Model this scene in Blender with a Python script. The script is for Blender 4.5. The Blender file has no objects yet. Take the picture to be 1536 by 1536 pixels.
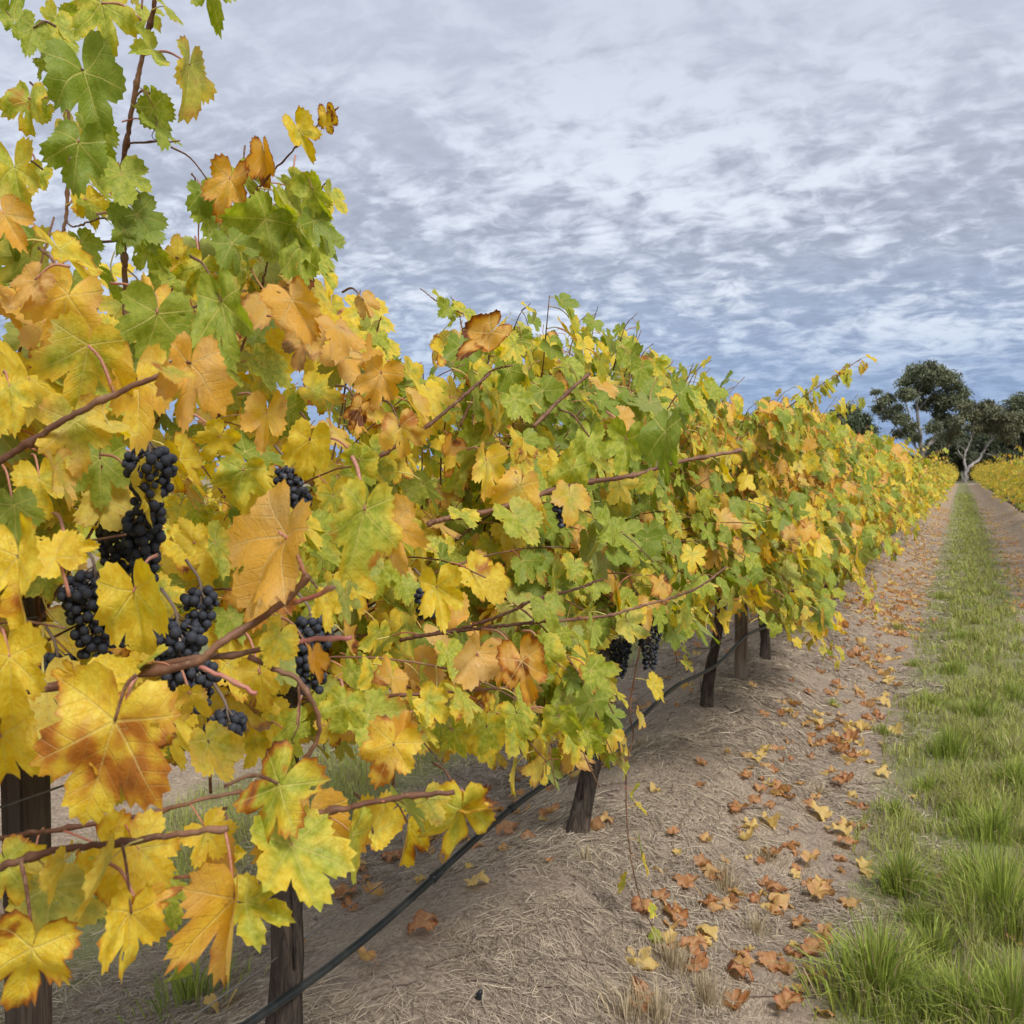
import bpy, math, random
import numpy as np
from mathutils import Vector, Matrix

RNG = np.random.default_rng(7)
random.seed(7)
SC = bpy.context.scene
COL = SC.collection

# ------------------------------------------------------------------ camera
CAM = np.array([0.0, 0.0, 1.57])
YAW, PITCH = math.radians(23.7), math.radians(-2.35)
cd = bpy.data.cameras.new('camera')
cd.lens, cd.sensor_width = 36, 36
cd.clip_start, cd.clip_end = 0.05, 4000
cd.dof.use_dof = True
cd.dof.focus_distance = 2.0
cd.dof.aperture_fstop = 17
cam = bpy.data.objects.new('camera', cd)
COL.objects.link(cam)
cam.location = CAM
cam.rotation_euler = (math.radians(90) + PITCH, 0, YAW)
SC.camera = cam
F = np.array([-math.sin(YAW) * math.cos(PITCH), math.cos(YAW) * math.cos(PITCH), math.sin(PITCH)])
R = np.array([math.cos(YAW), math.sin(YAW), 0.0])
U = np.cross(R, F)


def at(px, py, z):
    return CAM + z * (F + R * ((px - 768) / 1536) + U * ((768 - py) / 1536))


def proj(P):
    d = np.asarray(P, float) - CAM
    z = d @ F
    zz = np.where(z > 0.05, z, 0.05)
    return 768 + 1536 * (d @ R) / zz, 768 - 1536 * (d @ U) / zz, z


# ------------------------------------------------------------------ world: overcast sky
SUN_EL, SUN_AZ = math.radians(48), math.radians(125)      # azimuth clockwise from +Y (the row direction)
w = bpy.data.worlds.new('World')
SC.world = w
w.use_nodes = True
nt = w.node_tree
nt.nodes.clear()


class NB:
    """small node-building helper"""
    def __init__(self, tree):
        self.t = tree

    def n(self, kind, **kw):
        nd = self.t.nodes.new(kind)
        for k, v in kw.items():
            setattr(nd, k, v)
        return nd

    def put(self, sock, v):
        if v is None:
            return
        if hasattr(v, 'is_output'):
            self.t.links.new(v, sock)
        elif isinstance(v, (tuple, list)):
            if len(v) == 3 and sock.type == 'RGBA':
                v = tuple(v) + (1,)
            sock.default_value = v
        else:
            sock.default_value = v

    def m(self, op, a, b=None, c=None, clamp=False):
        nd = self.n('ShaderNodeMath', operation=op)
        nd.use_clamp = clamp
        for i, v in enumerate((a, b, c)):
            self.put(nd.inputs[i], v)
        return nd.outputs[0]

    def vm(self, op, a, b=None, scale=None):
        nd = self.n('ShaderNodeVectorMath', operation=op)
        self.put(nd.inputs[0], a)
        self.put(nd.inputs[1], b)
        if scale is not None:
            self.put(nd.inputs['Scale'], scale)
        return nd.outputs['Value'] if op in ('LENGTH', 'DOT_PRODUCT') else nd.outputs[0]

    def ss(self, v, a, b, lo=0.0, hi=1.0):
        nd = self.n('ShaderNodeMapRange', interpolation_type='SMOOTHSTEP')
        for i, x in enumerate((v, a, b, lo, hi)):
            self.put(nd.inputs[i], x)
        return nd.outputs[0]

    def lin(self, v, a, b, lo=0.0, hi=1.0):
        nd = self.n('ShaderNodeMapRange')
        for i, x in enumerate((v, a, b, lo, hi)):
            self.put(nd.inputs[i], x)
        return nd.outputs[0]

    def mix(self, f, a, b, blend='MIX'):
        nd = self.n('ShaderNodeMix', data_type='RGBA', blend_type=blend)
        self.put(nd.inputs[0], f)
        self.put(nd.inputs[6], a)
        self.put(nd.inputs[7], b)
        return nd.outputs[2]

    def noise(self, vec, scale, detail=3.0, rough=0.55, dist=0.0):
        nd = self.n('ShaderNodeTexNoise')
        self.put(nd.inputs['Vector'], vec)
        self.put(nd.inputs['Scale'], scale)
        self.put(nd.inputs['Detail'], detail)
        self.put(nd.inputs['Roughness'], rough)
        self.put(nd.inputs['Distortion'], dist)
        return nd.outputs[0]

    def sep(self, v):
        nd = self.n('ShaderNodeSeparateXYZ')
        self.put(nd.inputs[0], v)
        return nd.outputs

    def comb(self, x, y, z):
        nd = self.n('ShaderNodeCombineXYZ')
        for i, v in enumerate((x, y, z)):
            self.put(nd.inputs[i], v)
        return nd.outputs[0]


b = NB(nt)
tc = b.n('ShaderNodeTexCoord')
d = b.vm('NORMALIZE', tc.outputs['Generated'])
dx, dy, dz = b.sep(d)[0:3]
el = b.m('MAXIMUM', dz, 0.0)
inv = b.m('DIVIDE', 1.0, b.m('ADD', el, 0.24))
pl = b.comb(b.m('MULTIPLY', dx, inv), b.m('MULTIPLY', dy, inv), 0.0)
warp = b.noise(pl, 7.0, 3, 0.5)
warp2 = b.noise(b.vm('ADD', pl, (7.1, 3.3, 0)), 7.0, 3, 0.5)
plw = b.vm('ADD', pl, b.vm('SCALE', b.comb(warp, warp2, 0), scale=0.10))
big = b.noise(b.vm('ADD', pl, (1.9, 0.4, 0)), 1.7, 3, 0.5)
cell = b.noise(plw, 13.0, 4, 0.55)
rip = b.noise(b.vm('MULTIPLY', plw, (1.0, 1.6, 1.0)), 24.0, 4, 0.6)
mid = b.noise(plw, 5.2, 3, 0.5)
soft = b.ss(el, 0.22, 0.42)                                  # higher up the deck is a smooth sheet
dens = b.m('ADD', b.m('MULTIPLY', cell, 0.42), b.m('ADD', b.m('MULTIPLY', mid, 0.34), b.m('ADD', b.m('MULTIPLY', big, 0.42), b.m('MULTIPLY', rip, 0.16))))
cov = b.ss(dens, 0.545, 0.74)                                 # 1 = thick grey cloud, 0 = bright thin veil
cov = b.m('MULTIPLY', cov, b.lin(soft, 0, 1, 1.0, 0.38))
cov = b.m('MAXIMUM', cov, b.ss(el, 0.10, 0.02, 0.0, 0.75))      # the deck closes towards the horizon
low = b.ss(el, 0.03, 0.17)
thin = b.mix(low, (0.125, 0.182, 0.295), (0.372, 0.394, 0.436))
thin = b.mix(soft, thin, (0.305, 0.325, 0.372))
thick = b.mix(b.ss(el, 0.0, 0.25), (0.088, 0.142, 0.262), (0.192, 0.205, 0.248))
thick = b.vm('SCALE', thick, scale=b.lin(b.m('ADD', b.m('MULTIPLY', cell, .6), b.m('MULTIPLY', rip, .5)), .38, .72, 1.20, .84))
cl = b.mix(cov, thin, thick)
sky = b.n('ShaderNodeTexSky', sky_type='NISHITA')
sky.sun_disc = False
sky.sun_elevation = SUN_EL
sky.sun_rotation = SUN_AZ
skyc = b.vm('SCALE', sky.outputs[0], scale=0.1)
tot = b.mix(0.92, skyc, cl)
tot = b.vm('SCALE', tot, scale=8.9)
bg = b.n('ShaderNodeBackground')
b.put(bg.inputs[0], tot)
bg.inputs[1].default_value = 0.1
wo = b.n('ShaderNodeOutputWorld')
nt.links.new(bg.outputs[0], wo.inputs[0])

# ------------------------------------------------------------------ sun (veiled by cloud)
sl = bpy.data.lights.new('sun', 'SUN')
sl.energy = 1.5
sl.angle = math.radians(18)
sl.color = (1.0, 0.97, 0.93)
so = bpy.data.objects.new('sun', sl)
COL.objects.link(so)
sdir = Vector((math.sin(SUN_AZ) * math.cos(SUN_EL), math.cos(SUN_AZ) * math.cos(SUN_EL), math.sin(SUN_EL)))
so.rotation_euler = sdir.to_track_quat('Z', 'Y').to_euler()
so.location = (20, -10, 30)

# ------------------------------------------------------------------ render look
SC.render.engine = 'CYCLES'
vs = SC.view_settings
vs.view_transform, vs.look, vs.gamma, vs.exposure = 'Standard', 'None', 1, 1.30
vs.use_curve_mapping = False
cy = SC.cycles
cy.use_denoising = True
cy.max_bounces, cy.diffuse_bounces, cy.glossy_bounces = 4, 3, 1
cy.transmission_bounces, cy.transparent_max_bounces = 4, 4
cy.caustics_reflective = cy.caustics_refractive = False
cy.use_adaptive_sampling = True
cy.adaptive_threshold = 0.03

# ------------------------------------------------------------------ object helpers
def tag(o, label=None, cat=None, group=None, kind=None):
    if label: o['label'] = label
    if cat: o['category'] = cat
    if group: o['group'] = group
    if kind: o['kind'] = kind
    return o


def empty(name, loc, label=None, cat=None, group=None):
    o = bpy.data.objects.new(name, None)
    o.empty_display_size = 0.1
    COL.objects.link(o)
    o.location = tuple(loc)
    return tag(o, label, cat, group)


def link(name, me, parent=None, loc=(0, 0, 0), rot=None):
    o = bpy.data.objects.new(name, me)
    COL.objects.link(o)
    o.parent = parent
    if rot is not None:
        o.rotation_euler = rot
    o.location = tuple(float(v) for v in loc)
    return o


def build(name, V, tris=None, quads=None, mat=None, attrs=None, smooth=True):
    """mesh from numpy arrays"""
    V = np.asarray(V, np.float32).reshape(-1, 3)
    T = np.zeros((0, 3), np.int32) if tris is None else np.asarray(tris, np.int32).reshape(-1, 3)
    Q = np.zeros((0, 4), np.int32) if quads is None else np.asarray(quads, np.int32).reshape(-1, 4)
    me = bpy.data.meshes.new(name)
    me.vertices.add(len(V))
    me.vertices.foreach_set('co', V.ravel())
    nl = T.size + Q.size
    me.loops.add(nl)
    me.loops.foreach_set('vertex_index', np.concatenate([T.ravel(), Q.ravel()]))
    me.polygons.add(len(T) + len(Q))
    st = np.concatenate([np.arange(len(T)) * 3, T.size + np.arange(len(Q)) * 4]).astype(np.int32)
    me.polygons.foreach_set('loop_start', st)
    me.polygons.foreach_set('use_smooth', np.full(len(T) + len(Q), smooth))
    for k, v in (attrs or {}).items():
        v = np.asarray(v, np.float32)
        if v.ndim == 2 and v.shape[1] == 4:
            a = me.attributes.new(k, 'FLOAT_COLOR', 'POINT')
            a.data.foreach_set('color', v.ravel())
        else:
            a = me.attributes.new(k, 'FLOAT_VECTOR', 'POINT')
            a.data.foreach_set('vector', v.ravel())
    me.update(calc_edges=True)
    if mat is not None:
        for mm in (mat if isinstance(mat, (list, tuple)) else [mat]):
            me.materials.append(mm)
    return me


def tube(P, rad, ns=6, cap=True, jit=None):
    """verts, quads, tris of a tube along polyline P"""
    P = np.asarray(P, float)
    n = len(P)
    rad = np.broadcast_to(np.asarray(rad, float), (n,))
    T = np.gradient(P, axis=0)
    T /= np.linalg.norm(T, axis=1)[:, None] + 1e-12
    a = np.array([0.0, 0, 1]) if abs(T[0][2]) < 0.9 else np.array([1.0, 0, 0])
    N = np.cross(T[0], a)
    N /= np.linalg.norm(N)
    V = []
    ang = np.arange(ns) * 2 * math.pi / ns
    for i in range(n):
        N = N - T[i] * (N @ T[i])
        N /= np.linalg.norm(N) + 1e-12
        B = np.cross(T[i], N)
        rr = rad[i] * (jit[i] if jit is not None else np.ones(ns))
        V.append(P[i] + (np.cos(ang) * rr)[:, None] * N + (np.sin(ang) * rr)[:, None] * B)
    V = np.concatenate(V)
    i, j = np.meshgrid(np.arange(n - 1), np.arange(ns), indexing='ij')
    j2 = (j + 1) % ns
    Q = np.stack([i * ns + j, i * ns + j2, (i + 1) * ns + j2, (i + 1) * ns + j], -1).reshape(-1, 4)
    T3 = []
    if cap:
        V = np.concatenate([V, P[:1], P[-1:]])
        c0, c1 = n * ns, n * ns + 1
        for k in range(ns):
            T3.append((c0, (k + 1) % ns, k))
            T3.append((c1, (n - 1) * ns + k, (n - 1) * ns + (k + 1) % ns))
    return V, Q, np.array(T3, int).reshape(-1, 3)


def spline(P, n):
    """Catmull-Rom resample"""
    P = np.asarray(P, float)
    if len(P) == 2:
        t = np.linspace(0, 1, n)[:, None]
        return P[0] * (1 - t) + P[1] * t
    E = np.vstack([2 * P[0] - P[1], P, 2 * P[-1] - P[-2]])
    u = np.linspace(0, len(P) - 1 - 1e-6, n)
    k = u.astype(int)
    t = (u - k)[:, None]
    p0, p1, p2, p3 = E[k], E[k + 1], E[k + 2], E[k + 3]
    return 0.5 * (2 * p1 + (p2 - p0) * t + (2 * p0 - 5 * p1 + 4 * p2 - p3) * t ** 2 + (3 * p1 - p0 - 3 * p2 + p3) * t ** 3)


def join(parts):
    """concatenate (V,Q,T) tuples"""
    V, Q, T, o = [], [], [], 0
    for v, q, t in parts:
        V.append(v); Q.append(np.asarray(q).reshape(-1, 4) + o); T.append(np.asarray(t).reshape(-1, 3) + o)
        o += len(v)
    return np.concatenate(V), np.concatenate(Q), np.concatenate(T)


# ------------------------------------------------------------------ materials
def newmat(name):
    m = bpy.data.materials.new(name)
    m.use_nodes = True
    m.node_tree.nodes.clear()
    bb = NB(m.node_tree)
    out = bb.n('ShaderNodeOutputMaterial')
    return m, bb, out


def princ(bb, col, rough=0.6, spec=0.3, bump=None, bstr=0.4, bdist=0.004):
    p = bb.n('ShaderNodeBsdfPrincipled')
    bb.put(p.inputs['Base Color'], col)
    bb.put(p.inputs['Roughness'], rough)
    bb.put(p.inputs['Specular IOR Level'], spec)
    if bump is not None:
        bn = bb.n('ShaderNodeBump')
        bn.inputs['Strength'].default_value = bstr
        bn.inputs['Distance'].default_value = bdist
        bb.put(bn.inputs['Height'], bump)
        bb.t.links.new(bn.outputs[0], p.inputs['Normal'])
    return p


def leaf_material(name, src, dry=False):
    m, bb, out = newmat(name)
    uvn = bb.n('ShaderNodeAttribute', attribute_name='luv')
    vn = bb.n('ShaderNodeAttribute', attribute_name='lvein')
    u, v, edge = bb.sep(uvn.outputs['Vector'])[0:3]
    s, dd, pet = bb.sep(vn.outputs['Vector'])[0:3]
    if src == 'obj':
        oi = bb.n('ShaderNodeObjectInfo')
        colr, rnd = oi.outputs['Color'], oi.outputs['Alpha']
    else:
        ca = bb.n('ShaderNodeAttribute', attribute_name='lcol')
        colr, rnd = ca.outputs['Color'], ca.outputs['Alpha']
    sc = bb.n('ShaderNodeSeparateColor')
    bb.put(sc.inputs[0], colr)
    g, tan, brn = sc.outputs[0:3]
    vec = bb.comb(u, v, bb.m('MULTIPLY', rnd, 53.0))
    n1 = bb.noise(vec, 1.5, 2, 0.55)
    n2 = bb.noise(vec, 7.0, 3, 0.6)
    n3 = bb.noise(bb.vm('ADD', vec, (5.3, 1.7, 0)), 2.3, 3, 0.6)
    n4 = bb.noise(bb.vm('ADD', vec, (1.3, 9.7, 3)), 26.0, 1, 0.5)
    vnear = bb.m('SUBTRACT', 1.0, bb.m('DIVIDE', dd, 0.13), clamp=True)
    # green persists along the veins and in the middle, the margin turns first
    gf = bb.m('MULTIPLY_ADD', g, 1.55, -0.28)
    gf = bb.m('ADD', gf, bb.m('MULTIPLY_ADD', n1, 1.5, -0.75))
    gf = bb.m('ADD', gf, bb.m('MULTIPLY', vnear, 0.22))
    gf = bb.m('ADD', gf, bb.m('MULTIPLY', bb.m('MULTIPLY', bb.m('MULTIPLY', edge, edge), -0.5), bb.m('SUBTRACT', 1.15, g)))
    gf = bb.ss(gf, 0.05, 0.85)
    yel = bb.mix(bb.ss(n2, 0.3, 0.7), (0.80, 0.535, 0.028), (0.88, 0.71, 0.09)) if not dry else bb.mix(n2, (0.76, 0.50, 0.13), (0.82, 0.63, 0.28))
    grn = bb.mix(bb.ss(n2, 0.3, 0.7), (0.285, 0.36, 0.028), (0.55, 0.58, 0.085))
    deep = bb.ss(g, 0.72, 1.0)
    grn = bb.mix(bb.m('MULTIPLY', deep, 0.7), grn, (0.165, 0.25, 0.03))
    base = bb.mix(gf, yel, grn)
    tf = bb.m('ADD', bb.m('MULTIPLY_ADD', tan, 1.7, -0.62), bb.m('MULTIPLY_ADD', n3, 1.1, -0.45))
    tf = bb.m('ADD', tf, bb.m('MULTIPLY', edge, bb.m('MULTIPLY', tan, 0.35)))
    tf = bb.ss(tf, 0.1, 0.95)
    tcol = bb.mix(bb.ss(n1, 0.38, 0.72), (0.80, 0.44, 0.065), (0.82, 0.53, 0.19)) if not dry else bb.mix(bb.ss(n1, 0.3, 0.7), (0.52, 0.225, 0.085), (0.70, 0.40, 0.21))
    base = bb.mix(tf, base, tcol)
    e4 = bb.m('POWER', edge, 5.0)
    bf = bb.m('MULTIPLY', brn, bb.m('ADD', bb.m('MULTIPLY', e4, bb.m('MULTIPLY_ADD', n3, 2.6, -0.55)), bb.m('MULTIPLY', bb.ss(n1, 0.52, 0.8), 1.5)))
    base = bb.mix(bb.ss(bf, 0.12, 0.6), base, (0.52, 0.19, 0.022) if not dry else (0.42, 0.155, 0.06))
    base = bb.mix(bb.ss(bf, 0.45, 1.0), base, (0.17, 0.055, 0.02))
    if src == 'obj':
        base = bb.mix(bb.m('MULTIPLY', bb.ss(n4, 0.68, 0.76), 0.55), base, (0.30, 0.12, 0.03))
    # veins
    wv = bb.m('MULTIPLY_ADD', s, -0.016, 0.021)
    mv = bb.m('SUBTRACT', 1.0, bb.m('DIVIDE', dd, wv), clamp=True)
    mv = bb.ss(mv, 0.0, 0.6)
    fr = bb.m('FRACT', bb.m('MULTIPLY', bb.m('SUBTRACT', s, bb.m('MULTIPLY', dd, 0.85)), 6.2))
    sv = bb.m('SUBTRACT', 1.0, bb.m('DIVIDE', bb.m('ABSOLUTE', bb.m('SUBTRACT', fr, 0.5)), 0.07), clamp=True)
    sv = bb.m('MULTIPLY', sv, bb.ss(dd, 0.45, 0.02))
    if src == 'obj' and not dry:
        vo = bb.n('ShaderNodeTexVoronoi', feature='DISTANCE_TO_EDGE')
        bb.put(vo.inputs['Vector'], vec)
        vo.inputs['Scale'].default_value = 13.0
        tv = bb.ss(vo.outputs['Distance'], 0.10, 0.0)
    else:
        tv = 0.0
    vcol = bb.mix(0.55, base, (0.82, 0.70, 0.22))
    vcol = bb.mix(bb.m('MULTIPLY', tf, 0.5), vcol, (0.78, 0.52, 0.25))
    base = bb.mix(bb.m('MULTIPLY', tv, 0.10), base, bb.mix(brn, vcol, (0.45, 0.25, 0.05)))
    base = bb.mix(bb.m('MULTIPLY', sv, 0.42), base, vcol)
    base = bb.mix(bb.m('MULTIPLY', mv, 0.85), base, vcol)
    # the felted underside of the blade is paler
    geo = bb.n('ShaderNodeNewGeometry')
    under = bb.mix(0.22, base, (0.62, 0.55, 0.27))
    base2 = bb.mix(geo.outputs['Backfacing'], base, under)
    pcol = bb.mix(bb.ss(rnd, 0.3, 0.75), (0.56, 0.45, 0.13), (0.47, 0.16, 0.10))
    base2 = bb.mix(pet, base2, pcol)
    h = bb.m('ADD', bb.m('MULTIPLY', mv, -0.9), bb.m('MULTIPLY', sv, -0.5))
    h = bb.m('ADD', h, bb.m('ADD', bb.m('MULTIPLY', n2, 1.3), bb.m('MULTIPLY', tv, -0.16)))
    p = princ(bb, base2, bb.m('MULTIPLY_ADD', n2, 0.35, 0.30), 0.4, h, 0.5, 0.0028)
    tr = bb.n('ShaderNodeBsdfTranslucent')
    hs = bb.n('ShaderNodeHueSaturation')
    hs.inputs['Saturation'].default_value = 1.12
    hs.inputs['Value'].default_value = 1.12
    bb.put(hs.inputs['Color'], base2)
    bb.put(tr.inputs[0], hs.outputs[0])
    ms = bb.n('ShaderNodeMixShader')
    bb.put(ms.inputs[0], bb.m('MULTIPLY', bb.m('SUBTRACT', 1.0, pet), 0.46))
    bb.t.links.new(p.outputs[0], ms.inputs[1])
    bb.t.links.new(tr.outputs[0], ms.inputs[2])
    bb.t.links.new(ms.outputs[0], out.inputs[0])
    return m


M_LEAF = leaf_material('leaf_blade', 'obj')
M_LEAFC = leaf_material('leaf_mass', 'attr')
M_DRY = leaf_material('dry_leaf', 'obj', True)
M_DRYC = leaf_material('dry_leaf_mass', 'attr', True)


def simple(name, fn, rough=0.7, spec=0.25, bstr=0.5, bdist=0.004):
    m, bb, out = newmat(name)
    t = bb.n('ShaderNodeTexCoord')
    col, h = fn(bb, t.outputs['Object'])
    p = princ(bb, col, rough, spec, h, bstr, bdist)
    bb.t.links.new(p.outputs[0], out.inputs[0])
    return m


def f_cane(bb, co):
    n = bb.noise(bb.vm('MULTIPLY', co, (1, 1, 1)), 45, 3)
    n2 = bb.noise(co, 7, 2)
    c = bb.mix(bb.ss(n2, 0.35, 0.65), (0.125, 0.050, 0.026), (0.26, 0.135, 0.075))
    st = bb.noise(co, 160, 3, 0.6)
    c = bb.mix(bb.m('MULTIPLY', bb.ss(n, .4, .7), 0.7), c, (0.085, 0.036, 0.02))
    c = bb.mix(bb.m('MULTIPLY', bb.ss(st, .55, .75), 0.5), c, (0.33, 0.22, 0.14))
    return c, n


def f_cane_pink(bb, co):
    n = bb.noise(co, 30, 3)
    return bb.mix(bb.ss(n, 0.4, 0.7), (0.42, 0.15, 0.12), (0.47, 0.29, 0.15)), n


def f_bark(bb, co):
    st = bb.vm('MULTIPLY', co, (1, 1, 0.16))
    n = bb.noise(st, 75, 5, 0.65, 0.6)
    n2 = bb.noise(co, 9, 3)
    c = bb.mix(bb.ss(n, 0.3, 0.7), (0.022, 0.015, 0.012), (0.12, 0.088, 0.066))
    c = bb.mix(bb.m('MULTIPLY', n2, 0.4), c, (0.11, 0.095, 0.08))
    return c, n


def f_post(bb, co):
    st = bb.vm('MULTIPLY', co, (1, 1, 0.05))
    n = bb.noise(st, 90, 5, 0.6, 0.3)
    n2 = bb.noise(bb.vm('MULTIPLY', co, (1, 1, 0.3)), 14, 3)
    c = bb.mix(bb.ss(n, 0.3, 0.7), (0.10, 0.066, 0.045), (0.25, 0.185, 0.13))
    c = bb.mix(bb.ss(n2, 0.45, 0.75), c, (0.22, 0.19, 0.155))
    return c, n


def f_hose(bb, co):
    n = bb.noise(co, 60, 3)
    n2 = bb.noise(co, 8, 3)
    return bb.mix(bb.ss(n2, 0.45, 0.75), (0.010, 0.013, 0.014), bb.mix(n, (0.028, 0.032, 0.032), (0.05, 0.05, 0.045))), n


def f_wire(bb, co):
    return bb.mix(bb.noise(co, 50, 2), (0.06, 0.055, 0.05), (0.16, 0.15, 0.14)), None


def f_berry(bb, co):
    oi = bb.n('ShaderNodeObjectInfo')
    n = bb.noise(bb.vm('ADD', co, bb.comb(oi.outputs['Random'], 0, 0)), 130, 3)
    n2 = bb.noise(bb.vm('ADD', co, bb.comb(0, oi.outputs['Random'], 0)), 420, 2)
    c = bb.mix(bb.ss(n, 0.4, 0.75), (0.018, 0.019, 0.026), (0.10, 0.11, 0.135))
    return bb.mix(bb.m('MULTIPLY', bb.ss(n2, 0.55, 0.75), 0.5), c, (0.012, 0.010, 0.018)), None


def f_twig(bb, co):
    n = bb.noise(co, 40, 3)
    return bb.mix(n, (0.11, 0.075, 0.055), (0.27, 0.21, 0.165)), n


def f_gum(bb, co):
    st = bb.vm('MULTIPLY', co, (1, 1, 0.35))
    n = bb.noise(st, 1.6, 5, 0.6)
    return bb.mix(bb.ss(n, 0.35, 0.62), (0.40, 0.37, 0.335), (0.20, 0.175, 0.155)), n


M_CANE = simple('cane_bark', f_cane, 0.55, 0.3, 0.8, 0.002)
M_PINK = simple('young_cane', f_cane_pink, 0.45, 0.4, 0.2, 0.001)
M_BARK = simple('vine_bark', f_bark, 0.9, 0.1, 1.0, 0.012)
M_POSTD = simple('old_dark_wood', lambda bb, co: (bb.mix(0.62, f_post(bb, co)[0], (0.03, 0.022, 0.018)), f_post(bb, co)[1]), 0.9, 0.1, 0.9, 0.008)
M_POST = simple('weathered_wood', f_post, 0.85, 0.15, 0.8, 0.006)
M_HOSE = simple('black_hose', f_hose, 0.42, 0.4, 0.15, 0.001)
M_WIRE = simple('trellis_wire', f_wire, 0.5, 0.5)
M_BERRY = simple('grape_skin', f_berry, 0.6, 0.2)
M_TWIG = simple('dry_twig', f_twig, 0.85, 0.1)
M_GUM = simple('gum_bark', f_gum, 0.8, 0.15)


def color_attr_mat(name, trans=0.25, rough=0.6, spec=0.2, nscale=None):
    m, bb, out = newmat(name)
    ca = bb.n('ShaderNodeAttribute', attribute_name='lcol')
    c = ca.outputs['Color']
    p = princ(bb, c, rough, spec)
    tr = bb.n('ShaderNodeBsdfTranslucent')
    bb.put(tr.inputs[0], c)
    ms = bb.n('ShaderNodeMixShader')
    ms.inputs[0].default_value = trans
    bb.t.links.new(p.outputs[0], ms.inputs[1])
    bb.t.links.new(tr.outputs[0], ms.inputs[2])
    bb.t.links.new(ms.outputs[0], out.inputs[0])
    return m


M_GRASS = color_attr_mat('grass_blade', 0.3, 0.5, 0.25)
M_STRAW = color_attr_mat('dry_straw', 0.1, 0.75, 0.15)
M_GUMLEAF = color_attr_mat('gum_leaf', 0.15, 0.55, 0.3)

# ------------------------------------------------------------------ terrain
ROW_X = -1.26
ROW_GAP = 3.0


def fbm(x, y, seed=0, base=1.0, octs=4):
    r = np.random.default_rng(seed)
    o = np.zeros_like(np.asarray(x, float))
    a, f = 1.0, base
    for _ in range(octs):
        for _k in range(3):
            th, ph = r.uniform(0, 2 * math.pi, 2)
            o = o + a * np.sin(f * (x * math.cos(th) + y * math.sin(th)) + ph) / 3
        a *= 0.55
        f *= 2.1
    return o


def ground_h(x, y):
    x = np.asarray(x, float)
    y = np.asarray(y, float)
    dxr = (x - ROW_X) / ROW_GAP
    dxr = (dxr - np.round(dxr)) * ROW_GAP
    near = np.exp(-(y / 60.0) ** 2) * (np.abs(x) < 12)
    wv = 0.06 * np.sin(y * 0.9 + 0.6) * near
    m = 0.25 * np.exp(-np.abs((dxr + wv) / 0.50) ** 2.2)
    m = np.where(np.abs(x) < 40, m, 0) * (y < 119) * (y > -8)
    return m + near * (0.022 * fbm(x, y, 3, 3.0, 4) + 0.013 * fbm(x, y, 5, 14.0, 3))


def at_ground(px, py, extra=0.0):
    dr = F + R * ((px - 768) / 1536) + U * ((768 - py) / 1536)
    t = 0.0
    z = 0.0
    for _ in range(12):
        t = (z - CAM[2]) / dr[2]
        P = CAM + dr * t
        z = float(ground_h(P[0], P[1]))
    P[2] = z + extra
    return P


def axis(dense_lo, dense_hi, step, growth, lim_lo, lim_hi):
    a = list(np.arange(dense_lo, dense_hi, step))
    s = step
    v = dense_hi
    while v < lim_hi:
        a.append(v); s *= growth; v += s
    a.append(lim_hi)
    s = step
    v = dense_lo
    while v > lim_lo:
        s *= growth; v -= s
        a.append(max(v, lim_lo))
    return np.unique(np.array(a))


gx = axis(-5.5, 5.5, 0.05, 1.25, -1500, 1500)
gy = np.unique(np.concatenate([axis(0.6, 11, 0.06, 1.06, -60, 2600)]))
GX, GY = np.meshgrid(gx, gy, indexing='ij')
GV = np.stack([GX, GY, ground_h(GX, GY)], -1).reshape(-1, 3)
ny = len(gy)
i, j = np.meshgrid(np.arange(len(gx) - 1), np.arange(ny - 1), indexing='ij')
GQ = np.stack([i * ny + j, (i + 1) * ny + j, (i + 1) * ny + j + 1, i * ny + j + 1], -1).reshape(-1, 4)


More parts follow.
